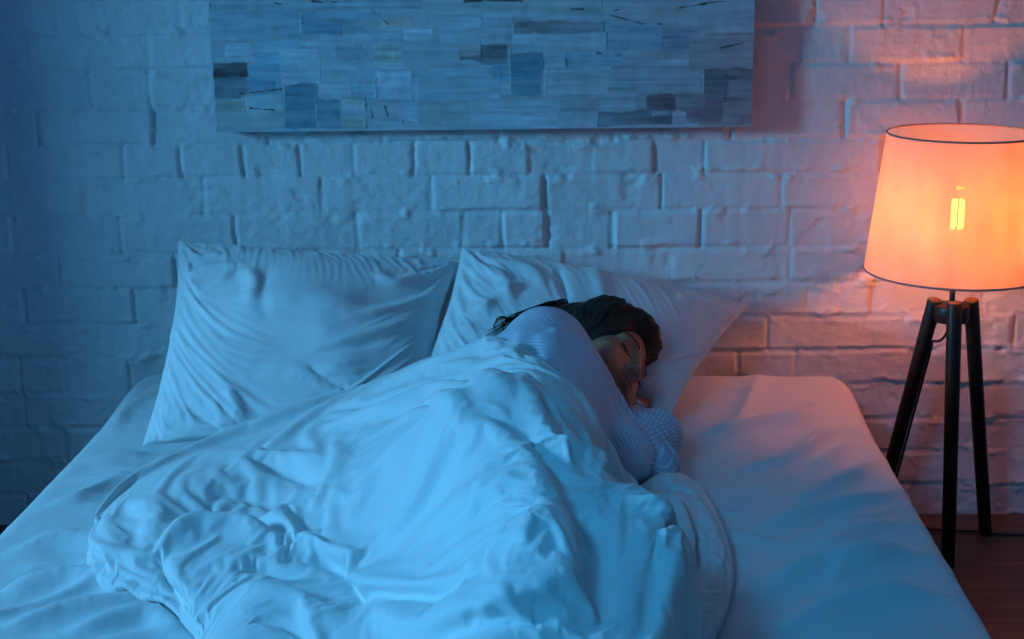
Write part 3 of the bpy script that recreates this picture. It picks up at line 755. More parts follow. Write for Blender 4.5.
NB = hp(1.0, -4.0, -14.0)
cap(hp(0, -1.8, -4.5), NB, 0.056, 0.056, k=0.02)
# torso, arms, legs (world metres)
SHR = at_d(546, 350, 2.50); ELR = at_d(618, 455, 2.40); WRR = at_d(657, 436, 2.585)
SHL = np.array([SHR[0]+0.09, SHR[1]+0.03, 0.425]); ELL_ = np.array([SHL[0]+0.075, SHL[1]-0.13, 0.392])
WRL = at_z(627, 411, 0.408)
CH = np.array([0.04, 2.27, 0.48]); WA = np.array([0.02, 2.10, 0.47]); PE = np.array([-0.02, 1.93, 0.485])
prims_head = len(prims)
ell(CH, (0.105, 0.16, 0.125), k=0.05, grp='torso'); ell((CH+SHR)/2+(0.0, 0.0, -0.01), (0.09, 0.10, 0.10), k=0.05, grp='torso')
cap(NB, CH+np.array([0.0, 0.05, 0.02]), 0.055, 0.09, k=0.05, grp='torso')
ell(WA, (0.10, 0.14, 0.115), k=0.05, grp='torso'); ell(PE, (0.115, 0.13, 0.15), k=0.05, grp='torso')
cap(SHR+(CH-SHR)*0.25, SHR, 0.06, 0.056, k=0.04, grp='arm')
cap(SHR, ELR, 0.053, 0.040, k=0.03, grp='arm'); cap(ELR, WRR, 0.040, 0.026, k=0.02, grp='arm')
cap(SHL, ELL_, 0.045, 0.038, k=0.03, grp='arm2'); cap(ELL_, WRL, 0.037, 0.025, k=0.02, grp='arm2')
for (a, b, c, ra) in ((PE+(0.0, -0.02, 0.06), (0.15, 1.62, 0.50), (0.02, 1.25, 0.43), 0.085), (PE+(0.0, -0.03, -0.06), (0.10, 1.52, 0.425), (-0.06, 1.18, 0.40), 0.08)):
    cap(a, b, ra, 0.058, k=0.04); cap(b, c, 0.056, 0.036, k=0.03); cap(c, np.array(c)+(0.06, -0.10, 0.0), 0.033, 0.024, k=0.02)
# hands: palm, four fingers of different lengths, thumb from the side
def hand(wr, dirv, palmn, side, curl=0.35, grp='hand'):
    """wr wrist, dirv towards the fingers, palmn out of the palm, side towards the thumb"""
    d = np.array(dirv, float); d /= np.linalg.norm(d); n = np.array(palmn, float); n -= d*(n@d); n /= np.linalg.norm(n); t = np.cross(d, n)
    if t@np.array(side) < 0: t = -t
    B = np.stack([t, d, n])
    ell(wr+d*0.040, (0.036, 0.046, 0.0135), B, k=0.015, grp=grp); cap(wr, wr+d*0.03, 0.023, 0.022, k=0.015, grp=grp)
    for i, (o, L, r) in enumerate(((0.029, 0.068, 0.0080), (0.0105, 0.076, 0.0083), (-0.009, 0.070, 0.0080), (-0.027, 0.055, 0.0070))):
        p = wr+d*(0.072-0.10*abs(o-0.008))+t*o*0.95; ang = 0.15+0.10*i*curl
        for j, fr in enumerate((0.45, 0.31, 0.24)):
            ang += curl*(0.5+0.25*j)
            q = p+(d*math.cos(ang)+n*math.sin(ang)+t*(o*1.5))*L*fr
            cap(p, q, r*(1-0.08*j), r*(0.93-0.08*j), k=0.003, grp=grp); p = q
    p = wr+d*0.018+t*0.022+n*0.004; q = p+(d*0.55+t*0.62+n*0.35)*0.034; cap(p, q, 0.0135, 0.0098, k=0.008, grp=grp)
    q2 = q+(d*0.85+t*0.30+n*0.35)*0.028; cap(q, q2, 0.0095, 0.0088, k=0.004, grp=grp); q3 = q2+(d*0.9+t*0.1+n*0.25)*0.022; cap(q2, q3, 0.0088, 0.0070, k=0.004, grp=grp)
hand(WRR, (0.12, 0.98, -0.03), (-0.1, 0.15, -1), (-1, 0.6, 0), 0.2)
hand(WRL, (0.22, 0.97, -0.03), (-0.1, 0.0, 1.0), (-0.8, 0.3, 0.3), 0.12)

def eval_sdf(P, groups=None, base=0.2):
    F = np.full(P.shape[:-1], base)
    for op, k, fn, lo, hi, g in prims:
        if groups and g not in groups: continue
        m_ = np.all((P > lo) & (P < hi), axis=-1)
        if not m_.any(): continue
        f = fn(P[m_]); F[m_] = smin(F[m_], f, k) if op == 'u' else smax(F[m_], -f, k)
    return F
def grid_sdf(xs, ys, zs, groups=None, base=0.2):
    F = np.full((len(xs), len(ys), len(zs)), base, dtype=np.float64)
    for op, k, fn, lo, hi, g in prims:
        if groups and g not in groups: continue
        sl = [slice(np.searchsorted(a, lo[i]), np.searchsorted(a, hi[i])) for i, a in enumerate((xs, ys, zs))]
        if any(s.stop-s.start < 1 for s in sl): continue
        G_ = np.stack(np.meshgrid(xs[sl[0]], ys[sl[1]], zs[sl[2]], indexing='ij'), -1)
        f = fn(G_); o = F[tuple(sl)]; F[tuple(sl)] = smin(o, f, k) if op == 'u' else smax(o, -f, k)
    return F
def surface_nets(xs, ys, zs, F):
    ins = F < 0; n = np.array(F.shape)
    c = [ins[i:n[0]-1+i, j:n[1]-1+j, k:n[2]-1+k] for i in (0, 1) for j in (0, 1) for k in (0, 1)]
    s = sum(x.astype(np.int8) for x in c); act = (s > 0) & (s < 8)
    I = np.argwhere(act); vid = np.full(act.shape, -1, np.int64); vid[act] = np.arange(len(I))
    acc = np.zeros((len(I), 3)); cnt = np.zeros(len(I)); ax_ = (xs, ys, zs)
    def val(o): return F[I[:, 0]+o[0], I[:, 1]+o[1], I[:, 2]+o[2]]
    def pos(o): return np.stack([ax_[a][I[:, a]+o[a]] for a in range(3)], -1)
    for a in range(3):
        for u in (0, 1):
            for v in (0, 1):
                o0 = [0, 0, 0]; o0[(a+1) % 3] = u; o0[(a+2) % 3] = v; o1 = list(o0); o1[a] = 1
                f0, f1 = val(o0), val(o1); w_ = (f0 < 0) != (f1 < 0)
                t = np.where(w_, f0/np.where(w_, f0-f1, 1), 0)[:, None]
                p = pos(o0)*(1-t)+pos(o1)*t; acc += p*w_[:, None]; cnt += w_
    V = acc/cnt[:, None]; Q = []
    for a in range(3):
        b, c_ = (a+1) % 3, (a+2) % 3
        sl0 = [slice(1, -1)]*3; sl0[a] = slice(0, n[a]-1); sl1 = list(sl0); sl1[a] = slice(1, n[a])
        x0 = ins[tuple(sl0)]; x1 = ins[tuple(sl1)]; ch = np.argwhere(x0 != x1)
        if len(ch) == 0: continue
        e = ch.copy(); 
        for q in range(3):
            if q != a: e[:, q] += 1
        def cell(db, dc):
            f = e.copy(); f[:, b] -= db; f[:, c_] -= dc; return vid[f[:, 0], f[:, 1], f[:, 2]]
        q = np.stack([cell(1, 1), cell(0, 1), cell(0, 0), cell(1, 0)], -1)
        fl_ = ins[tuple(sl0)][tuple(ch.T)]
        q[~fl_] = q[~fl_][:, ::-1]; Q.append(q)
    return V, np.concatenate(Q)
def ax1(lo, hi, a, b, fine, mid):
    return np.unique(np.concatenate([np.arange(lo, a, mid), np.arange(a, b, fine), np.arange(b, hi+mid, mid)]).round(6))
hx0, hx1 = HC[0]-0.03, HC[0]+0.125
bxs = ax1(-0.32, 0.42, 0.08, 0.30, 0.0017, 0.006); bys = ax1(1.05, 2.82, 2.42, 2.72, 0.0017, 0.007); bzs = ax1(0.32, 0.70, 0.37, 0.60, 0.0017, 0.006)
print('head', HC, 'shoulder', SHR, 'elbow', ELR, 'wrist', WRR, WRL, 'grid', len(bxs), len(bys), len(bzs))
FB = grid_sdf(bxs, bys, bzs)
FB = smax(FB, (BEDZ+0.022-bzs)[None, None, :]*np.ones_like(FB), 0.006)      # flattened where she lies on the sheet
BV, BF = surface_nets(bxs, bys, bzs, FB)
print('body verts', len(BV))
M['skin'] = mat('skin', (0.42, 0.155, 0.085), 0.5, **{'Subsurface Weight': 0.08, 'Subsurface Radius': (0.01, 0.004, 0.002), 'Subsurface Scale': 0.5})
vc = nd(M['skin'], 'ShaderNodeVertexColor'); vc.layer_name = 'skin_tone'; wire(M['skin'], vc, 'Color', M['skin'].node_tree.nodes['Principled BSDF'], 'Base Color'); bump(M['skin'], 600, 0.08, 0.0005)
body = mesh_obj('person', BV, BF, M['skin'])
L_ = (BV-HC)@HB.T*100/HS
tone = np.tile(np.array([0.42, 0.155, 0.085]), (len(BV), 1))
lipm = np.exp(-((L_[:, 0]/2.3)**2)**2)*np.exp(-(((L_[:, 2]+6.15)/1.0)**2)**2)*(L_[:, 1] > 7.6)
tone = tone*(1-0.85*lipm[:, None])+0.85*lipm[:, None]*np.array([0.34, 0.085, 0.07])
for s in (-1, 1):
    ck = np.exp(-(((L_[:, 0]-s*4)/2.2)**2+((L_[:, 2]+3.5)/2)**2))*(L_[:, 1] > 3); tone = tone*(1-0.25*ck[:, None])+0.25*ck[:, None]*np.array([0.45, 0.14, 0.08])
ca = body.data.color_attributes.new('skin_tone', 'FLOAT_COLOR', 'POINT'); ca.data.foreach_set('color', np.concatenate([tone, np.ones((len(BV), 1))], 1).astype(np.float32).ravel())
tag(body, 'dark-haired person in striped pyjama top asleep on the right pillow under the duvet', 'person')

# lashes and eyebrows
M['hair'] = mat('dark_brown_hair', (0.030, 0.011, 0.006), 0.55, **{'Specular IOR Level': 0.3}); bump(M['hair'], 250, 0.3, 0.001, 3)
def eyebrow(s):
    m = MB(); r = np.random.RandomState(5)
    for i in range(130):
        t = r.rand(); x = s*(1.3+3.6*t); z_ = 2.15+0.75*math.sin(math.pi*min(1, t*1.15)*0.8)+r.uniform(-.36, .36)*(1-0.5*t); y = 8.75-0.11*(abs(x)-1.2)**2*0.9
        p = surf_snap(hp(x, y, z_)); q = surf_snap(hp(x+s*0.55, y-0.1, z_+0.18*(1-2*t)))
        n = (p-HC)/np.linalg.norm(p-HC)
        m.tube([p+n*0.0004, (p+q)/2+n*0.0012, q+n*0.0010], [0.0008, 0.0006, 0.0002], 4, cap=False)
    return m
def sdf_grad(P, groups=None, e=0.0015):
    g = np.zeros(P.shape)
    for a in range(3):
        d = np.zeros(3); d[a] = e; g[..., a] = eval_sdf(P+d, groups)-eval_sdf(P-d, groups)
    return g/(np.linalg.norm(g, axis=-1, keepdims=True)+1e-12)
def surf_snap(p):
    p = np.array(p, float)[None]
    for _ in range(6):
        p = p-sdf_grad(p, ('skin',))*eval_sdf(p, ('skin',))[:, None]
    return p[0]
brow_m = MB()
for s in (-1, 1): 
    o = eyebrow(s).build('eyebrow', M['hair'], body, True)
for s in (-1, 1):
    m = MB()
    for t in np.linspace(0, 1, 26):
        x = s*(1.75+2.85*t); z_ = -0.38-0.42*math.sin(math.pi*t); y = 8.75-0.12*(abs(x)-1.6)**2
        p = surf_snap(hp(x, y, z_)); L = (0.50+0.30*t)*(1.0 if s > 0 else 0.45)
        m.tube([p, p+HB.T@np.array([s*0.10*t, L*0.55, -L*0.45])*0.01, p+HB.T@np.array([s*0.25*t, L*0.95, -L*0.65])*0.01], [0.0006 if s > 0 else 0.0004, 0.0004, 0.0001], 4, cap=False)
    m.build('eyelashes', M['hair'], body, True)

# pyjama top over torso and arms, folds at elbow and armpit
pg = ('torso', 'arm')
pxs = np.arange(-0.19, 0.33, 0.0032); pys = np.arange(1.90, 2.64, 0.0032); pzs = np.arange(0.34, 0.69, 0.0032)
FP = grid_sdf(pxs, pys, pzs, ('torso', 'arm'))-0.011
FP2 = grid_sdf(pxs, pys, pzs, ('arm2',))-0.009
FP = smin(FP, FP2, 0.01)
WRX = WRR+(WRR-ELR)/np.linalg.norm(WRR-ELR)*0.034
GP = np.stack(np.meshgrid(pxs, pys, pzs, indexing='ij'), -1)
def capd(P, a, b, ra, rb):
    d = b-a; t = np.clip(((P-a)@d)/(d@d), 0, 1); return np.linalg.norm(P-a-t[..., None]*d, axis=-1)-(ra+(rb-ra)*t)
FP = smin(FP, capd(GP, ELR+(WRR-ELR)*0.2, WRX+np.array([0, 0, 0.004]), 0.050, 0.036), 0.02)
def plane_cut(F, p, n, k=0.006): n = np.array(n, float); n /= np.linalg.norm(n); return smax(F, (GP-p)@n, k)
hn = NB-hp(0, -1.8, -4.5); hn /= np.linalg.norm(hn)
colr_n = -hn
def local_cut(F, c, rad, p, n, k=0.004):
    n = np.array(n, float); n /= np.linalg.norm(n); d = np.linalg.norm(GP-c, axis=-1)
    return np.where(d < rad, smax(F, (GP-p)@n, k), F)
FP = local_cut(FP, NB*0.45+HC*0.55, 0.118, NB+hn*0.002, colr_n, 0.006)
FP = local_cut(FP, WRR+(WRR-ELR)/np.linalg.norm(WRR-ELR)*0.03, 0.075, WRR+(WRR-ELR)*0.13, WRR-ELR)
FP = local_cut(FP, WRL+(WRL-ELL_)/np.linalg.norm(WRL-ELL_)*0.03, 0.045, WRL-(WRL-ELL_)*0.08, WRL-ELL_)
FP = smax(FP, (BEDZ+0.020-pzs)[None, None, :]*np.ones_like(FP), 0.004)
# folds as ripples of the implicit surface
ad = ELR-SHR; al_ = np.linalg.norm(ad); ad /= al_; fd = WRR-ELR; fl_ = np.linalg.norm(fd); fd /= fl_
ta = (GP-SHR)@ad; tf = (GP-ELR)@fd
side1 = np.cross(ad, np.cross(fd, ad)); side1 /= np.linalg.norm(side1)
lat = (GP-ELR)@side1; up_ = np.cross(ad, fd); up_ /= np.linalg.norm(up_); upq = (GP-ELR)@up_
def n3(G_, s, sd): return fbm(G_[..., 0]*s+G_[..., 2]*s*0.6, G_[..., 1]*s-G_[..., 2]*s*0.8, sd, 3)
wb = n3(GP, 9, 3)
el = np.exp(-((np.linalg.norm(GP-ELR, axis=-1))/0.075)**2)
fore = sstep(0.0, 0.03, tf)*np.exp(-(np.abs(ta-al_)/0.12)**4)
rip = 0.0045*np.sin(tf*170+wb*5+upq*30)*fore+0.0035*np.sin((ta*0.8-lat*1.0)*150+wb*6)*el
rip += 0.0028*np.sin((ta*0.35+upq*1.0)*60+wb*7)*np.exp(-((ta-0.10)/0.12)**2)+0.003*wb
FP = FP-rip*1.0
PV, PF = surface_nets(pxs, pys, pzs, FP)
print('pyjama verts', len(PV))
M['pyjama'] = mat('striped_cotton_pyjama', (0.62, 0.66, 0.74), 0.8); bump(M['pyjama'], 700, 0.1, 0.0005)
vc = nd(M['pyjama'], 'ShaderNodeAttribute'); vc.attribute_name = 'stripe'
wvn = nd(M['pyjama'], 'ShaderNodeMath', operation='SINE'); wire(M['pyjama'], vc, 'Fac', wvn, 0)
r_ = ramp(M['pyjama'], wvn, 0, [(0.55, (0.52, 0.54, 0.66)), (0.80, (0.70, 0.72, 0.82)), (0.9, (0.80, 0.82, 0.9))])
wire(M['pyjama'], r_, 0, M['pyjama'].node_tree.nodes['Principled BSDF'], 'Base Color')
paj = mesh_obj('pyjama_top', PV, PF, M['pyjama'], body)
paj['label'] = 'pale pyjama top with fine stripes'
# stripe coordinate: runs along the sleeve
ax_up = np.cross(ad, np.array([0.8, -0.3, 0.5])); ax_up /= np.linalg.norm(ax_up); ax_v = np.cross(ad, ax_up)
q = PV-SHR; th = np.arctan2(q@ax_up, q@ax_v)
qf = PV-ELR; au = np.cross(fd, np.array([0.0, 0, 1])); au /= np.linalg.norm(au); av = np.cross(fd, au); thf = np.arctan2(qf@au, qf@av)
onarm = (q@ad > -0.02) & (np.linalg.norm(q-(q@ad)[:, None]*ad, axis=1) < 0.085)
onf = (qf@fd > 0.012) & (np.linalg.norm(qf-(qf@fd)[:, None]*fd, axis=1) < 0.06)
sc_ = np.where(onf, thf*0.045, np.where(onarm, th*0.055, q@ax_up))
a_ = paj.data.attributes.new('stripe', 'FLOAT', 'POINT'); a_.data.foreach_set('value', (sc_*2*math.pi/0.0068).astype(np.float32))

# ------------------------------------------------------------------ tools for placing folds on a surface from photo positions
def proj_grid(G):
    v = G-CAM; dep = v@F0
    return 512+FPX*(v@RR)/dep, 319.5-FPX*(v@UU)/dep
def strokes_on(G, A, B, strokes):
    """A,B: metric coordinates of the grid; strokes in photo pixels (points, width, height[, asym])"""
    PX, PY = proj_grid(G); D_ = np.zeros(A.shape)
    for st in strokes:
        pts, wd, h = st[:3]; asym = st[3] if len(st) > 3 else 0.0
        q = []
        for x, y in pts:
            i = np.argmin((PX-x)**2+(PY-y)**2); q.append((A.ravel()[i], B.ravel()[i]))
        q = np.array(q)
        keep = [0]+[i for i in range(1, len(q)) if np.linalg.norm(q[i]-q[i-1]) > 1e-3]
        if len(keep) < 2: continue
        p = spline(q[keep], 16); d, sg, al = seg_dist(A, B, p)
        e = np.exp(-(d/wd)**2)
        tap = np.clip(np.sin(math.pi*np.clip(al, 0.04, 0.96))*1.6, 0.1, 1)
        D_ += h*tap*(e*(1+asym*sg*np.clip(d/wd, 0, 1.5)))
    return D_
def raster_top(P, res=0.006):
    T = np.full((300, 270), -1.0)
    x, y, z = P[..., 0].ravel(), P[..., 1].ravel(), P[..., 2].ravel()
    i = ((x+1.2)/2.4*299).round().astype(int); j = ((y-0.9)/2.15*269).round().astype(int); k = (i >= 0) & (i < 300) & (j >= 0) & (j < 270)
    np.maximum.at(T, (i[k], j[k]), z[k])
    for _ in range(2):
        nb = np.maximum.reduce([np.roll(T, 1, 0), np.roll(T, -1, 0), np.roll(T, 1, 1), np.roll(T, -1, 1)]); T = np.where(T < 0, nb, T)
    return T

# ------------------------------------------------------------------ pillows
def pillow(corners, thick, strokes, seed, name, label, bow=0.03, eps=(0.03, 0.03), wallgap=0.012, back_cut=1.0, sag=0.0, collide_body=False):
    TL, TR, BR_, BL_ = [np.array(c, float) for c in corners]
    n, m = 230, 180
    u, v = np.meshgrid(np.linspace(-1, 1, n), np.linspace(-1, 1, m), indexing='ij')    # v=1 top edge
    W_ = np.linalg.norm(TR-TL)/2; H_ = np.linalg.norm(TL-BL_)/2
    bu = bow*(1-v**2)*np.sign(u)*np.abs(u)**3/W_; bv = bow*(1-u**2)*np.sign(v)*np.abs(v)**3/H_
    uu = u-bu; vv_ = v-bv
    s, t = (uu+1)/2, (vv_+1)/2
    C0 = (TL[None, None]*(1-s)[..., None]+TR*s[..., None])*t[..., None]+(BL_*(1-s)[..., None]+BR_*s[..., None])*(1-t)[..., None]
    N0 = np.cross(TR-TL, TL-BL_); N0 /= np.linalg.norm(N0)
    if N0[2] < 0: N0 = -N0
    prof = ((1-np.abs(u)**2.4)*(1-np.abs(v)**2.4))**0.5
    lumpn = 1+0.16*fbm(u*1.4+seed, v*1.4, seed, 2)
    th = thick*prof*lumpn
    C0 = C0-np.array([0, 0, 1.0])*(sag*(1-v**2)*(1-u**2))[..., None]
    A, B = u*W_, v*H_
    top = C0+N0*(th*0.60)[..., None]
    dd = strokes_on(top, A, B, strokes)
    edgef = sstep(0, 0.05, np.minimum((1-np.abs(u))*W_, (1-np.abs(v))*H_))
    # gathers running in from the corners and seams
    ga = 0.0
    for (cu, cv) in ((-1, -1), (1, -1), (-1, 1), (1, 1)):
        r = np.hypot((u-cu)*W_, (v-cv)*H_); a_ = np.arctan2((v-cv)*H_*-cv, (u-cu)*W_*-cu)
        ga = ga+0.0035*np.sin(a_*15+seed+3*vnoise(r*9, a_*1.0, seed+5))*np.exp(-(r/0.12)**2)*sstep(0.0, 0.05, r)
    ga = ga+0.0030*vnoise(A*38+seed, B*3, seed+8)*np.exp(-((1-np.abs(v))*H_/0.07)**2)*edgef*2+0.0030*vnoise(A*3, B*38, seed+9)*np.exp(-((1-np.abs(u))*W_/0.07)**2)*edgef*2
    top = top+N0*((dd+ga)*np.clip(edgef+0.15, 0, 1)+0.006*fbm(A*6+seed, B*6, seed+3, 3)*edgef)[..., None]
    bot = C0-N0*(th*0.40)[..., None]
    top = smooth_grid(top, 1, 0.4)
    top = drape(top, edgef, 120, 94, frames=20, extra=eps[0], bend=8.0, goal=(0.0, 1.0), sink=0.016, noise=0.002, seed=seed)
    top = smooth_grid(up(top, n, m), 1, 0.5)
    e0, e1 = np.s_[[0, -1], :], np.s_[:, [0, -1]]
    if collide_body:
        need = np.zeros((n, m)); Q = top.copy()
        for _ in range(25):
            f = np.minimum(eval_sdf(Q), pyj_at(Q)); pen = np.clip(0.004-f, 0, 0.05)
            Q = Q-N0*pen[..., None]; need += pen
            if pen.max() < 1e-4: break
        off = need
        for _ in range(14):
            bl = smooth_grid(off[..., None], 1, 0.9)[..., 0]; off = np.maximum(off, bl*0.985)
        top = top-N0*off[..., None]
        # keep the underside below the dented top
        gap = (top-bot)@N0; bot = bot-N0*np.clip(0.012*prof-gap, 0, None)[..., None]
    for P in (bot, top):
        zmin = sheet_z(P[..., 0], P[..., 1])+(0.0035 if P is bot else 0.012*prof+0.0035)
        P[..., 2] = np.maximum(P[..., 2], zmin)
        P[..., 1] = np.minimum(P[..., 1], WALLY-wallgap-(0 if P is bot else 0.010*prof))
    bot[e0] = top[e0]; bot[:, [0, -1]] = top[:, [0, -1]]
    # weld the rim
    V = top.reshape(-1, 3); idx = np.arange(n*m).reshape(n, m); inner = np.zeros((n, m), bool); inner[1:-1, 1:-1] = True
    idb = idx.copy(); idb[inner] = n*m+np.arange(inner.sum())
    V = np.concatenate([V, bot[inner]])
    F1 = grid_faces(n, m)
    a, b, c, d = idb[:-1, :-1], idb[1:, :-1], idb[1:, 1:], idb[:-1, 1:]
    F2 = np.stack([a, d, c, b], -1).reshape(-1, 4)
    o = mesh_obj(name, V, np.concatenate([F1, F2]), M['pillow'])
    # piping along the seam
    ring = np.concatenate([top[:, 0], top[-1, 1:], top[::-1, -1][1:], top[0, ::-1][1:-1]])
    m_ = MB(); rr = smooth_ring(ring); m_.tube(list(rr)+[rr[0]], 0.0011, 6, cap=False); m_.build('seam', M['pillow'], o, True)
    tag(o, label, 'pillow', 'bed pillows')
    return o, top
def smooth_ring(r):
    r = r.copy()
    for _ in range(2): r = (np.roll(r, 1, 0)+2*r+np.roll(r, -1, 0))/4
    return r
def pyj_at(P):
    x = np.clip((P[..., 0]-pxs[0])/0.0032, 0, len(pxs)-1).astype(int); y = np.clip((P[..., 1]-pys[0])/0.0032, 0, len(pys)-1).astype(int); z = np.clip((P[..., 2]-pzs[0])/0.0032, 0, len(pzs)-1).astype(int)
    f = FP[x, y, z]; out = (P[..., 0] < pxs[0]) | (P[..., 0] > pxs[-1]) | (P[..., 1] < pys[0]) | (P[..., 1] > pys[-1]) | (P[..., 2] > pzs[-1])
    return np.where(out, 0.2, f)
lp_str = [
 ([(183, 262), (200, 252), (225, 250)], .010, .008), ([(186, 280), (208, 264), (240, 258)], .012, .009), ([(190, 295), (222, 275), (232, 262)], .012, .007),
 ([(245, 262), (255, 278), (250, 300)], .016, .010), ([(180, 402), (205, 412), (232, 428)], .011, -.014, .6), ([(228, 380), (236, 400), (245, 415)], .013, .012), ([(212, 395), (222, 410), (228, 425)], .010, .009),
 ([(302, 357), (325, 370), (355, 386)], .012, -.013, .7), ([(250, 372), (280, 362), (320, 364), (370, 350)], .022, .008), ([(160, 425), (175, 428), (200, 434)], .010, .010), ([(150, 432), (170, 436), (190, 440)], .008, -.008),
 ([(320, 340), (360, 330), (410, 318)], .014, .007), ([(350, 310), (400, 300), (440, 292)], .012, .006), ([(300, 352), (340, 340), (380, 336)], .009, -.006), ([(372, 268), (395, 276), (420, 270)], .014, .009),
 ([(430, 290), (445, 275), (455, 266)], .010, .007), ([(250, 300), (300, 292), (370, 300)], .030, .006), ([(200, 330), (260, 325), (330, 330)], .030, -.006), ([(270, 260), (262, 290), (270, 320)], .012, -.004)]
LTL = at_y(178, 240, 2.975); LTR = at_y(460, 262, 2.97); LBL = at_z(142, 446, BEDZ+0.022); LBR = at_z(425, 442, BEDZ+0.03)
lpil, lptop = pillow((LTL, LTR, LBR, LBL), 0.15, lp_str, 11, 'pillow', 'empty white pillow leaning on the brick wall at the left of the bed', bow=0.022, eps=(0.025, 0.022))
rp_str = [
 ([(470, 262), (500, 272), (510, 300)], .014, .010), ([(480, 256), (525, 262), (545, 285)], .016, .009), ([(500, 300), (470, 310), (440, 335)], .014, .009), ([(556, 262), (562, 285), (566, 300)], .012, -.010, .5),
 ([(530, 275), (500, 290), (470, 320)], .014, .007), ([(590, 268), (600, 285), (606, 298)], .014, .006), ([(655, 355), (690, 352), (710, 352)], .008, -.006, .5), ([(662, 390), (668, 405), (664, 418)], .010, .007), ([(690, 330), (700, 360), (690, 390)], .03, .007),
 ([(440, 345), (450, 330), (480, 325)], .010, .008), ([(720, 305), (700, 300), (670, 290)], .02, .006), ([(735, 310), (722, 320), (712, 335)], .010, .005), ([(640, 405), (650, 412), (668, 416)], .010, .006)]
RTL = at_y(462, 247, 2.975); RTR = at_y(749, 305, 2.93); RBR = at_z(664, 424, BEDZ+0.030); RBL = at_z(410, 395, BEDZ+0.085)
rpil, rptop = pillow((RTL, RTR, RBR, RBL), 0.15, rp_str, 23, 'pillow', 'white pillow on the right of the bed, under the sleeping head', bow=0.015, eps=(0.025, 0.022), collide_body=True)

# ------------------------------------------------------------------ hair: mass around the skull plus loose curls
hxs = np.arange(HC[0]-0.16, HC[0]+0.17, 0.0022); hys = np.arange(HC[1]-0.17, HC[1]+0.16, 0.0022); hzs = np.arange(HC[2]-0.12, HC[2]+0.15, 0.0022)
GH = np.stack(np.meshgrid(hxs, hys, hzs, indexing='ij'), -1)
LH = (GH-HC)@HB.T*100/HS
def le(c, r):
    q = LH-np.array(c); r = np.array(r); k0 = np.linalg.norm(q/r, axis=-1); k1 = np.linalg.norm(q/(r*r), axis=-1)+1e-9; return k0*(k0-1)/k1*0.01*HS
FH = le((0.3, -2.0, 3.7), (8.4, 10.2, 9.3))
FH = smin(FH, le((5.2, 1.0, 7.8), (4.2, 4.5, 3.6)), 0.02); FH = smin(FH, le((3.5, -5.0, 5.5), (6.0, 6.0, 6.0)), 0.02)
FH = smin(FH, le((0, 4.6, 9.2), (6.2, 4.8, 3.2)), 0.02)
FH = smin(FH, le((5.5, -4.5, -4.0), (3.2, 4.5, 5.5)), 0.02); FH = smin(FH, le((2.5, -7.0, -6.0), (5.0, 4.0, 5.0)), 0.02)
ang = np.arctan2(LH[..., 0], LH[..., 1]+3); rad = np.linalg.norm(LH-np.array([0, -2, 3.0]), axis=-1)
cu = vnoise(LH[..., 2]*0.35+5, ang*1.5+7, 44)
strand = np.sin((ang*13+LH[..., 2]*0.5+cu*7))*0.0016+np.sin(ang*41+LH[..., 2]*0.8+cu*12)*0.0007
wave = 0.0045*fbm(LH[..., 0]*0.35+LH[..., 2]*0.12, LH[..., 1]*0.35-LH[..., 2]*0.3, 71, 3)
FH = FH-strand-wave
face_cut = smin(le((0.2, 10.6, -2.2), (6.4, 8.6, 9.6)), le((0, 8.0, -7.0), (7.5, 8.0, 7.0)), 0.02)
FH = smax(FH, -face_cut-0.0006, 0.006)
FH = np.maximum(FH, -(GH[..., 2]-0.365))
HV, HF = surface_nets(hxs, hys, hzs, FH)
hair = mesh_obj('hair', HV, HF, M['hair'], body); hair['label'] = 'dark brown wavy hair'
hr = np.random.RandomState(9)
m = MB()
T2 = raster_top(rptop)
def pil_z(x, y):
    z = bilin(T2, np.array(x), np.array(y)); return float(z)
def onpil(px, py):
    """first point of the pillow surface along the ray"""
    PX, PY = proj_grid(rptop); i = np.argmin((PX-px)**2+(PY-py)**2); return rptop.reshape(-1, 3)[i]
def lock(pts, r0, cnt, spread, r1=0.0003):
    base = spline(np.array(pts), 26)
    for c in range(cnt):
        ph = hr.rand()*6.28; am = hr.uniform(0.4, 1)*spread; fq = hr.uniform(1.0, 2.4); o = hr.randn(3)*spread*0.45
        t = np.linspace(0, 1, 26)[:, None]
        w1 = np.concatenate([np.sin(t*6.28*fq+ph), np.cos(t*6.28*fq+ph)*0.6, np.sin(t*5+ph)*0.5], 1)*am*(0.25+t)
        L = base+o*(0.3+t*0.9)+w1*0.5
        rs = r0*(1-np.linspace(0, 1, 26)**2)+r1
        m.tube(list(L), list(rs), 5, cap=False)
up3 = np.array([0, -0.003, 0.006])
bk = [hp(4.5, -7.5, 2.0), hp(5.5, -6.0, -3.0), hp(3.0, -8.5, 0.0)]
lock([bk[0], onpil(560, 312)+up3*2, onpil(540, 314)+up3*2, onpil(520, 322)+up3*2, onpil(502, 329)+up3], 0.0016, 26, 0.010)
lock([bk[1], onpil(556, 318)+up3*2, onpil(535, 320)+up3*2, onpil(512, 327)+up3*2], 0.0018, 26, 0.009)
lock([bk[2], onpil(566, 308)+up3*2, onpil(548, 312)+up3, onpil(524, 318)+up3], 0.0013, 14, 0.007)
lock([onpil(515, 324)+up3, onpil(502, 322)+up3*2, onpil(495, 328)+up3*1.5, onpil(498, 336)+up3], 0.0004, 7, 0.006)
lock([onpil(525, 321)+up3, onpil(510, 325)+up3*2, onpil(500, 331)+up3, onpil(488, 338)+up3], 0.0005, 8, 0.006)
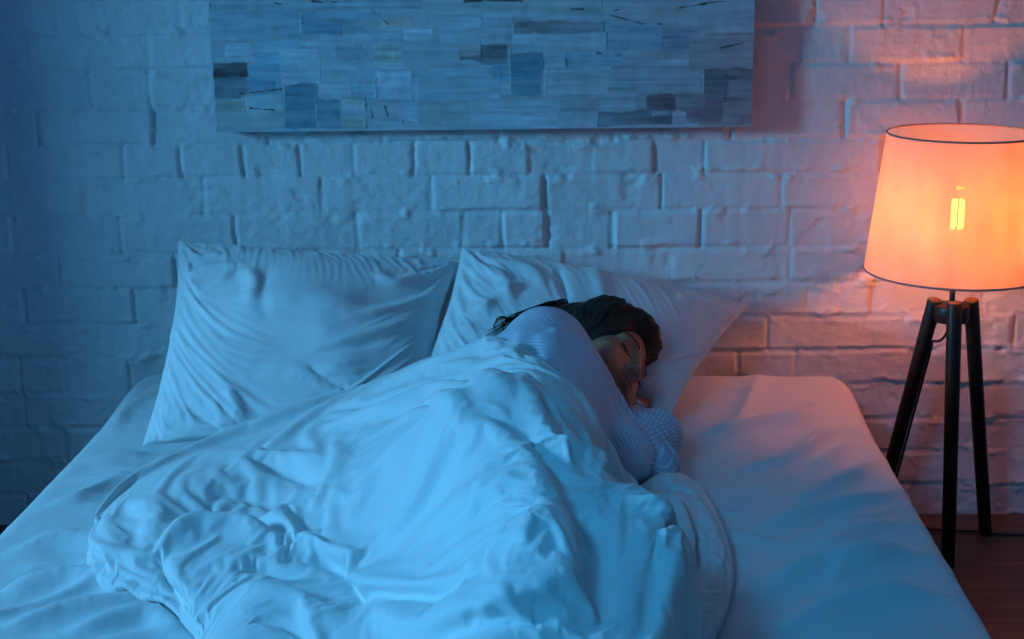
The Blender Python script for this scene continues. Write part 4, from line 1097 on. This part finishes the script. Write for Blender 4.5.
for k in range(120):   # flyaway strands over the crown
    a = hr.uniform(-1.2, 2.4); x = 7.0*math.sin(a); z0 = hr.uniform(2, 11)
    p0 = hp(x*0.9+hr.randn()*0.5, hr.uniform(-7, 5), min(z0, 11.5)+1.0); d_ = (p0-hp(0, -2, 3)); d_ /= np.linalg.norm(d_)
    p0 = hp(0, -2, 3)+d_*0.102; tdir = np.cross(d_, hr.randn(3)); tdir /= np.linalg.norm(tdir)
    if ((p0-HC)@HB[1])*100 > 6.0: continue
    m.tube([p0-d_*0.012, p0+tdir*0.014+d_*0.001, p0+tdir*0.030+d_*0.002*hr.rand(), p0+tdir*0.044-d_*0.006], [0.0005, 0.0004, 0.0003, 0.0001], 4, cap=False)
wisps = m.build('loose_strands', M['hair'], hair, True); wisps['kind'] = 'stuff'

# ------------------------------------------------------------------ duvet
def Z_(p, z): return at_z(p[0], p[1], BEDZ+z)
topb = [((92, 530), .045), ((104, 500), .05), ((150, 464), .06), ((190, 443), .07), ((250, 421), .09), ((330, 394), .125), ((385, 374), .155), ((430, 353), .195), ((470, 346), .225), ((503, 345), .250), ((535, 354), .262), ((555, 376), .235),
        ((572, 402), .205), ((594, 437), .155), ((606, 472), .10), ((612, 492), .055), ((630, 484), .055), ((657, 464), .075), ((680, 468), .05), ((702, 480), .035)]
rightb = [((702, 480), .035), ((722, 515), .035), ((733, 560), .035), ((722, 605), .035), ((700, 650), .035), ((690, 720), .035), ((700, 800), .035)]
leftb = [((92, 530), .045), ((88, 548), .042), ((100, 574), .040), ((140, 588), .040), ((180, 606), .040), ((200, 632), .040), ((185, 680), .04), ((150, 800), .04)]
def curve(b, n):
    p = np.array([np.append(Z_(q, z)[:2], z) for q, z in b]); return spline(p, n)
ND, MD = 300, 300
ct = curve(topb, ND); cr_ = curve(rightb, MD); cl = curve(leftb, MD)
P00, P10 = cl[-1], cr_[-1]
cb = np.stack([P00*(1-t)+P10*t for t in np.linspace(0, 1, ND)])
s = np.linspace(0, 1, ND)[:, None, None]; t = np.linspace(0, 1, MD)[None, :, None]
XYc = (1-t)*ct[:, None]+t*cb[:, None]+(1-s)*cl[None]+s*cr_[None]-((1-s)*(1-t)*ct[0]+s*(1-t)*ct[-1]+(1-s)*t*cb[0]+s*t*cb[-1])
XY = XYc[..., :2].copy()
for it in range(700):     # relax the interior so that no cells fold over
    XY[1:-1, 1:-1] += 0.95*((XY[:-2, 1:-1]+XY[2:, 1:-1]+XY[1:-1, :-2]+XY[1:-1, 2:])/4-XY[1:-1, 1:-1])
DX, DY = XY[..., 0], XY[..., 1]
ctrl = [
 ((470, 400), .270), ((510, 425), .272), ((540, 455), .268), ((565, 490), .258), ((585, 530), .240), ((597, 575), .215), ((600, 620), .19), ((590, 700), .19),
 ((400, 440), .205), ((400, 480), .170), ((440, 440), .245), ((470, 480), .245), ((500, 520), .245), ((530, 570), .240), ((540, 640), .235), ((530, 740), .22),
 ((450, 540), .195), ((460, 600), .195), ((400, 540), .125), ((380, 600), .115), ((350, 480), .125), ((300, 440), .105), ((330, 560), .080), ((300, 520), .085), ((300, 610), .080), ((420, 660), .13), ((330, 700), .08),
 ((250, 460), .095), ((250, 500), .075), ((210, 480), .092), ((200, 510), .075), ((170, 500), .085), ((130, 510), .075), ((120, 545), .070), ((150, 565), .060), ((190, 560), .075), ((230, 560), .085), ((250, 600), .085), ((220, 640), .075), ((230, 720), .07),
 ((350, 420), .145), ((420, 390), .205), ((470, 370), .245), ((510, 375), .262), ((535, 400), .262), ((560, 440), .235), ((580, 480), .190), ((596, 510), .125), ((605, 530), .10), ((613, 560), .085), ((617, 600), .08), ((620, 640), .08),
 ((640, 520), .085), ((650, 550), .080), ((660, 500), .075), ((690, 520), .055), ((700, 560), .050), ((680, 600), .06), ((650, 610), .070), ((660, 700), .06), ((640, 490), .070)]
cp_ = np.array([np.append(Z_(q, z)[:2], z) for q, z in ctrl])
edge_c = np.concatenate([ct[::12], cr_[::20], cl[::14]])
cb2 = np.array([[*(P00[:2]*(1-a)+P10[:2]*a), z] for a, z in ((0.2, .06), (0.4, .12), (0.55, .2), (0.7, .18), (0.85, .07))])
CPT = np.concatenate([cp_, edge_c, cb2])
d_ = np.linalg.norm(CPT[:, None, :2]-CPT[None, :, :2], axis=-1)
phi = lambda r: np.where(r > 0, r*r*np.log(r+1e-12), 0)
nC = len(CPT); A_ = np.zeros((nC+3, nC+3)); A_[:nC, :nC] = phi(d_)+np.eye(nC)*2e-4; A_[:nC, nC] = 1; A_[:nC, nC+1:] = CPT[:, :2]; A_[nC:, :nC] = A_[:nC, nC:].T
wts = np.linalg.solve(A_, np.append(CPT[:, 2], [0, 0, 0]))
ZD = wts[nC]+wts[nC+1]*DX+wts[nC+2]*DY
for i in range(nC): ZD += wts[i]*phi(np.hypot(DX-CPT[i, 0], DY-CPT[i, 1]))
ZD += BEDZ
dgrid = np.stack([DX, DY, ZD], -1)
# clear the body and pillows
def col_top(F, xs_, ys_, zs_):
    ins = F < 0; top_i = ins.shape[2]-1-np.argmax(ins[:, :, ::-1], axis=2); h = np.where(ins.any(axis=2), zs_[top_i], 0.0); return h
def interp_xy(T, xs_, ys_, x, y):
    i = np.clip(np.searchsorted(xs_, x)-1, 0, len(xs_)-2); j = np.clip(np.searchsorted(ys_, y)-1, 0, len(ys_)-2)
    a = np.clip((x-xs_[i])/(xs_[i+1]-xs_[i]), 0, 1); b = np.clip((y-ys_[j])/(ys_[j+1]-ys_[j]), 0, 1)
    r = (T[i, j]*(1-a)+T[i+1, j]*a)*(1-b)+(T[i, j+1]*(1-a)+T[i+1, j+1]*a)*b
    return np.where((x < xs_[0]) | (x > xs_[-1]) | (y < ys_[0]) | (y > ys_[-1]), 0, r)
need = np.maximum(interp_xy(col_top(FB, bxs, bys, bzs), bxs, bys, DX, DY), interp_xy(col_top(FP, pxs, pys, pzs), pxs, pys, DX, DY))
pilT = np.maximum(raster_top(lptop), raster_top(rptop))
need = np.maximum(need, np.where(bilin(pilT, DX, DY) > 0.3, bilin(pilT, DX, DY), 0))
need = need+0.027
lift = np.clip(need-ZD, 0, None); print('duvet lift max', lift.max())
for _ in range(10): lift = np.maximum(lift, smooth_grid(lift[..., None], 1, 0.9)[..., 0]*0.99)
lift = smooth_grid(lift[..., None], 3, 0.8)[..., 0]
Bd0 = np.minimum.reduce([np.hypot(DX-ct[i, 0], DY-ct[i, 1]) for i in range(0, ND, 3)]); lift = lift*sstep(0.0, 0.06, Bd0)
ZD = ZD+lift
dgrid[..., 2] = ZD
# metric grid coordinates for folds: use the plan position
dv = [
 ([(163, 537), (190, 524), (215, 520), (256, 521), (285, 528)], .013, -.036, -.6), ([(165, 545), (200, 530), (240, 530), (280, 536)], .022, .022), ([(160, 548), (168, 575), (190, 600)], .013, -.024, .5),
 ([(172, 552), (190, 580), (205, 612)], .018, .012), ([(256, 455), (285, 466), (325, 480)], .020, -.013, .5), ([(180, 462), (240, 452), (310, 455), (340, 465)], .018, .011), ([(196, 500), (240, 490), (300, 500)], .022, -.008),
 ([(120, 500), (135, 525), (130, 555)], .012, -.009), ([(105, 510), (112, 540), (120, 565)], .012, .009), ([(150, 490), (160, 510), (150, 530)], .012, .008), ([(282, 528), (292, 510), (320, 498), (345, 480)], .016, .009), ([(300, 530), (320, 520), (345, 505)], .016, -.005),
 ([(300, 560), (330, 556), (355, 572), (366, 602)], .018, -.018, .4), ([(290, 545), (330, 542), (370, 560), (385, 590)], .018, .009), ([(230, 570), (260, 560), (300, 575)], .018, -.014), ([(225, 600), (270, 590), (310, 605), (340, 630)], .020, .014), ([(240, 620), (280, 615), (320, 639)], .014, -.012),
 ([(385, 583), (420, 590), (450, 592), (480, 566)], .018, -.017, .4), ([(380, 600), (430, 606), (470, 594), (500, 570)], .020, .013), ([(350, 560), (390, 570), (440, 572), (470, 548)], .016, .010), ([(480, 600), (500, 580), (520, 575)], .010, .010), ([(425, 630), (470, 615), (520, 605), (560, 590)], .018, -.010),
 ([(325, 412), (370, 402), (420, 386), (470, 376), (500, 380)], .013, -.012, .4), ([(320, 425), (390, 408), (450, 384), (505, 392)], .014, .011), ([(340, 400), (400, 378), (450, 362), (500, 360)], .014, .008), ([(370, 418), (430, 400), (480, 398)], .012, -.010), ([(380, 430), (420, 410), (460, 405), (500, 415)], .013, .010),
 ([(456, 415), (480, 408), (505, 414), (530, 440), (552, 470)], .010, -.010), ([(440, 420), (475, 416), (500, 425), (525, 450), (548, 485)], .012, .009),
 ([(474, 478), (498, 462), (520, 450)], .014, -.008, .5), ([(478, 488), (505, 474), (528, 462)], .016, .007), ([(503, 520), (522, 504), (545, 492)], .014, -.009, .5), ([(498, 530), (525, 516), (552, 502)], .017, .008), ([(515, 566), (545, 552), (572, 540)], .014, -.008, .5), ([(505, 585), (540, 566), (575, 552)], .016, .007), ([(440, 505), (465, 492), (490, 480)], .012, .007),
 ([(430, 455), (435, 475), (420, 500), (400, 520)], .012, .006), ([(385, 450), (380, 480), (360, 505)], .014, -.006), ([(350, 445), (345, 470), (330, 495)], .014, .007), ([(410, 520), (430, 500), (455, 488)], .012, -.006),
 ([(515, 372), (545, 400), (570, 440), (585, 475)], .010, -.010), ([(508, 380), (535, 408), (560, 448), (578, 490)], .012, .009), ([(530, 365), (556, 398), (580, 435), (596, 470)], .009, .008), ([(497, 385), (520, 415), (550, 465), (572, 510)], .011, -.008),
 ([(577, 500), (592, 545), (600, 590), (602, 639)], .020, -.012), ([(620, 478), (650, 492), (670, 520), (678, 551), (668, 600)], .010, -.026, -.7), ([(612, 500), (640, 505), (660, 530), (664, 560), (655, 600)], .018, .016),
 ([(664, 471), (686, 510), (696, 550), (688, 590), (676, 625)], .009, -.020, -.7), ([(660, 485), (678, 515), (686, 550), (680, 595)], .012, .012), ([(690, 490), (712, 530), (715, 565), (700, 600)], .010, .008), ([(700, 485), (722, 525), (724, 570)], .008, -.005),
 ([(660, 530), (676, 535), (690, 545)], .010, -.010), ([(660, 605), (672, 618), (690, 639)], .010, .012), ([(655, 620), (668, 630), (680, 650)], .008, -.010), ([(640, 639), (650, 622), (660, 606)], .012, -.010), ([(608, 540), (625, 560), (628, 600)], .016, -.010)]
Ddisp = strokes_on(dgrid, DX, DY, dv)
Bd = np.minimum.reduce([np.hypot(DX-ct[:, 0][:, None, None][i], DY-ct[:, 1][:, None, None][i]) for i in range(0, ND, 3)])
Bd = np.minimum(Bd, np.minimum.reduce([np.hypot(DX-cr_[i, 0], DY-cr_[i, 1]) for i in range(0, MD, 3)]))
Bd = np.minimum(Bd, np.minimum.reduce([np.hypot(DX-cl[i, 0], DY-cl[i, 1]) for i in range(0, MD, 3)]))
Bd[0] = Bd[-1] = 0; Bd[:, 0] = 0; Bd[:, -1] = 0
nD = normals(dgrid); nD *= np.sign(nD[..., 2])[..., None]
ef = sstep(0.0, 0.03, Bd)
gridw = dgrid+nD*((Ddisp*1.1+0.003*fbm(DX*7, DY*7, 131, 3))*(0.25+0.75*ef))[..., None]
T_ = 0.040; wR = 0.034
rho = np.sqrt(np.clip(1-(1-np.clip(Bd/wR, 0, 1))**2, 0, 1))
gridw[..., 2] -= T_*0.62*(1-rho)
gridw = smooth_grid(gridw, 1, 0.4)
DP = drape(gridw, ef, 166, 166, frames=26, extra=0.07, bend=16.0, goal=(0.0, 0.85), sink=0.014, noise=0.002, seed=6)
ND2 = MD2 = 460
DP = smooth_grid(up(DP, ND2, MD2), 2, 0.5); rho = up(rho, ND2, MD2); n = m_ = ND2
DP[..., 2] = np.maximum(DP[..., 2], sheet_z(DP[..., 0], DP[..., 1])+0.008+0.012*rho)
botD = up(gridw, ND2, MD2); botD[..., 2] = np.maximum(botD[..., 2]-0.012-0.012*rho, sheet_z(botD[..., 0], botD[..., 1])+0.003)
botD[..., 2] = np.minimum(botD[..., 2], DP[..., 2]-0.003)
n, m_ = ND2, MD2
idx = np.arange(n*m_).reshape(n, m_); inner = np.zeros((n, m_), bool); inner[1:-1, 1:-1] = True
idb = idx.copy(); idb[inner] = n*m_+np.arange(inner.sum())
V = np.concatenate([DP.reshape(-1, 3), botD[inner]])
a, b, c, d = idb[:-1, :-1], idb[1:, :-1], idb[1:, 1:], idb[:-1, 1:]
F2 = np.stack([a, b, c, d], -1).reshape(-1, 4)
F1 = grid_faces(n, m_)[:, ::-1]
dv_o = mesh_obj('duvet', V, np.concatenate([F1, F2]), M['duvet'])
tag(dv_o, 'crumpled white duvet covering the sleeper up to the shoulder', 'duvet')
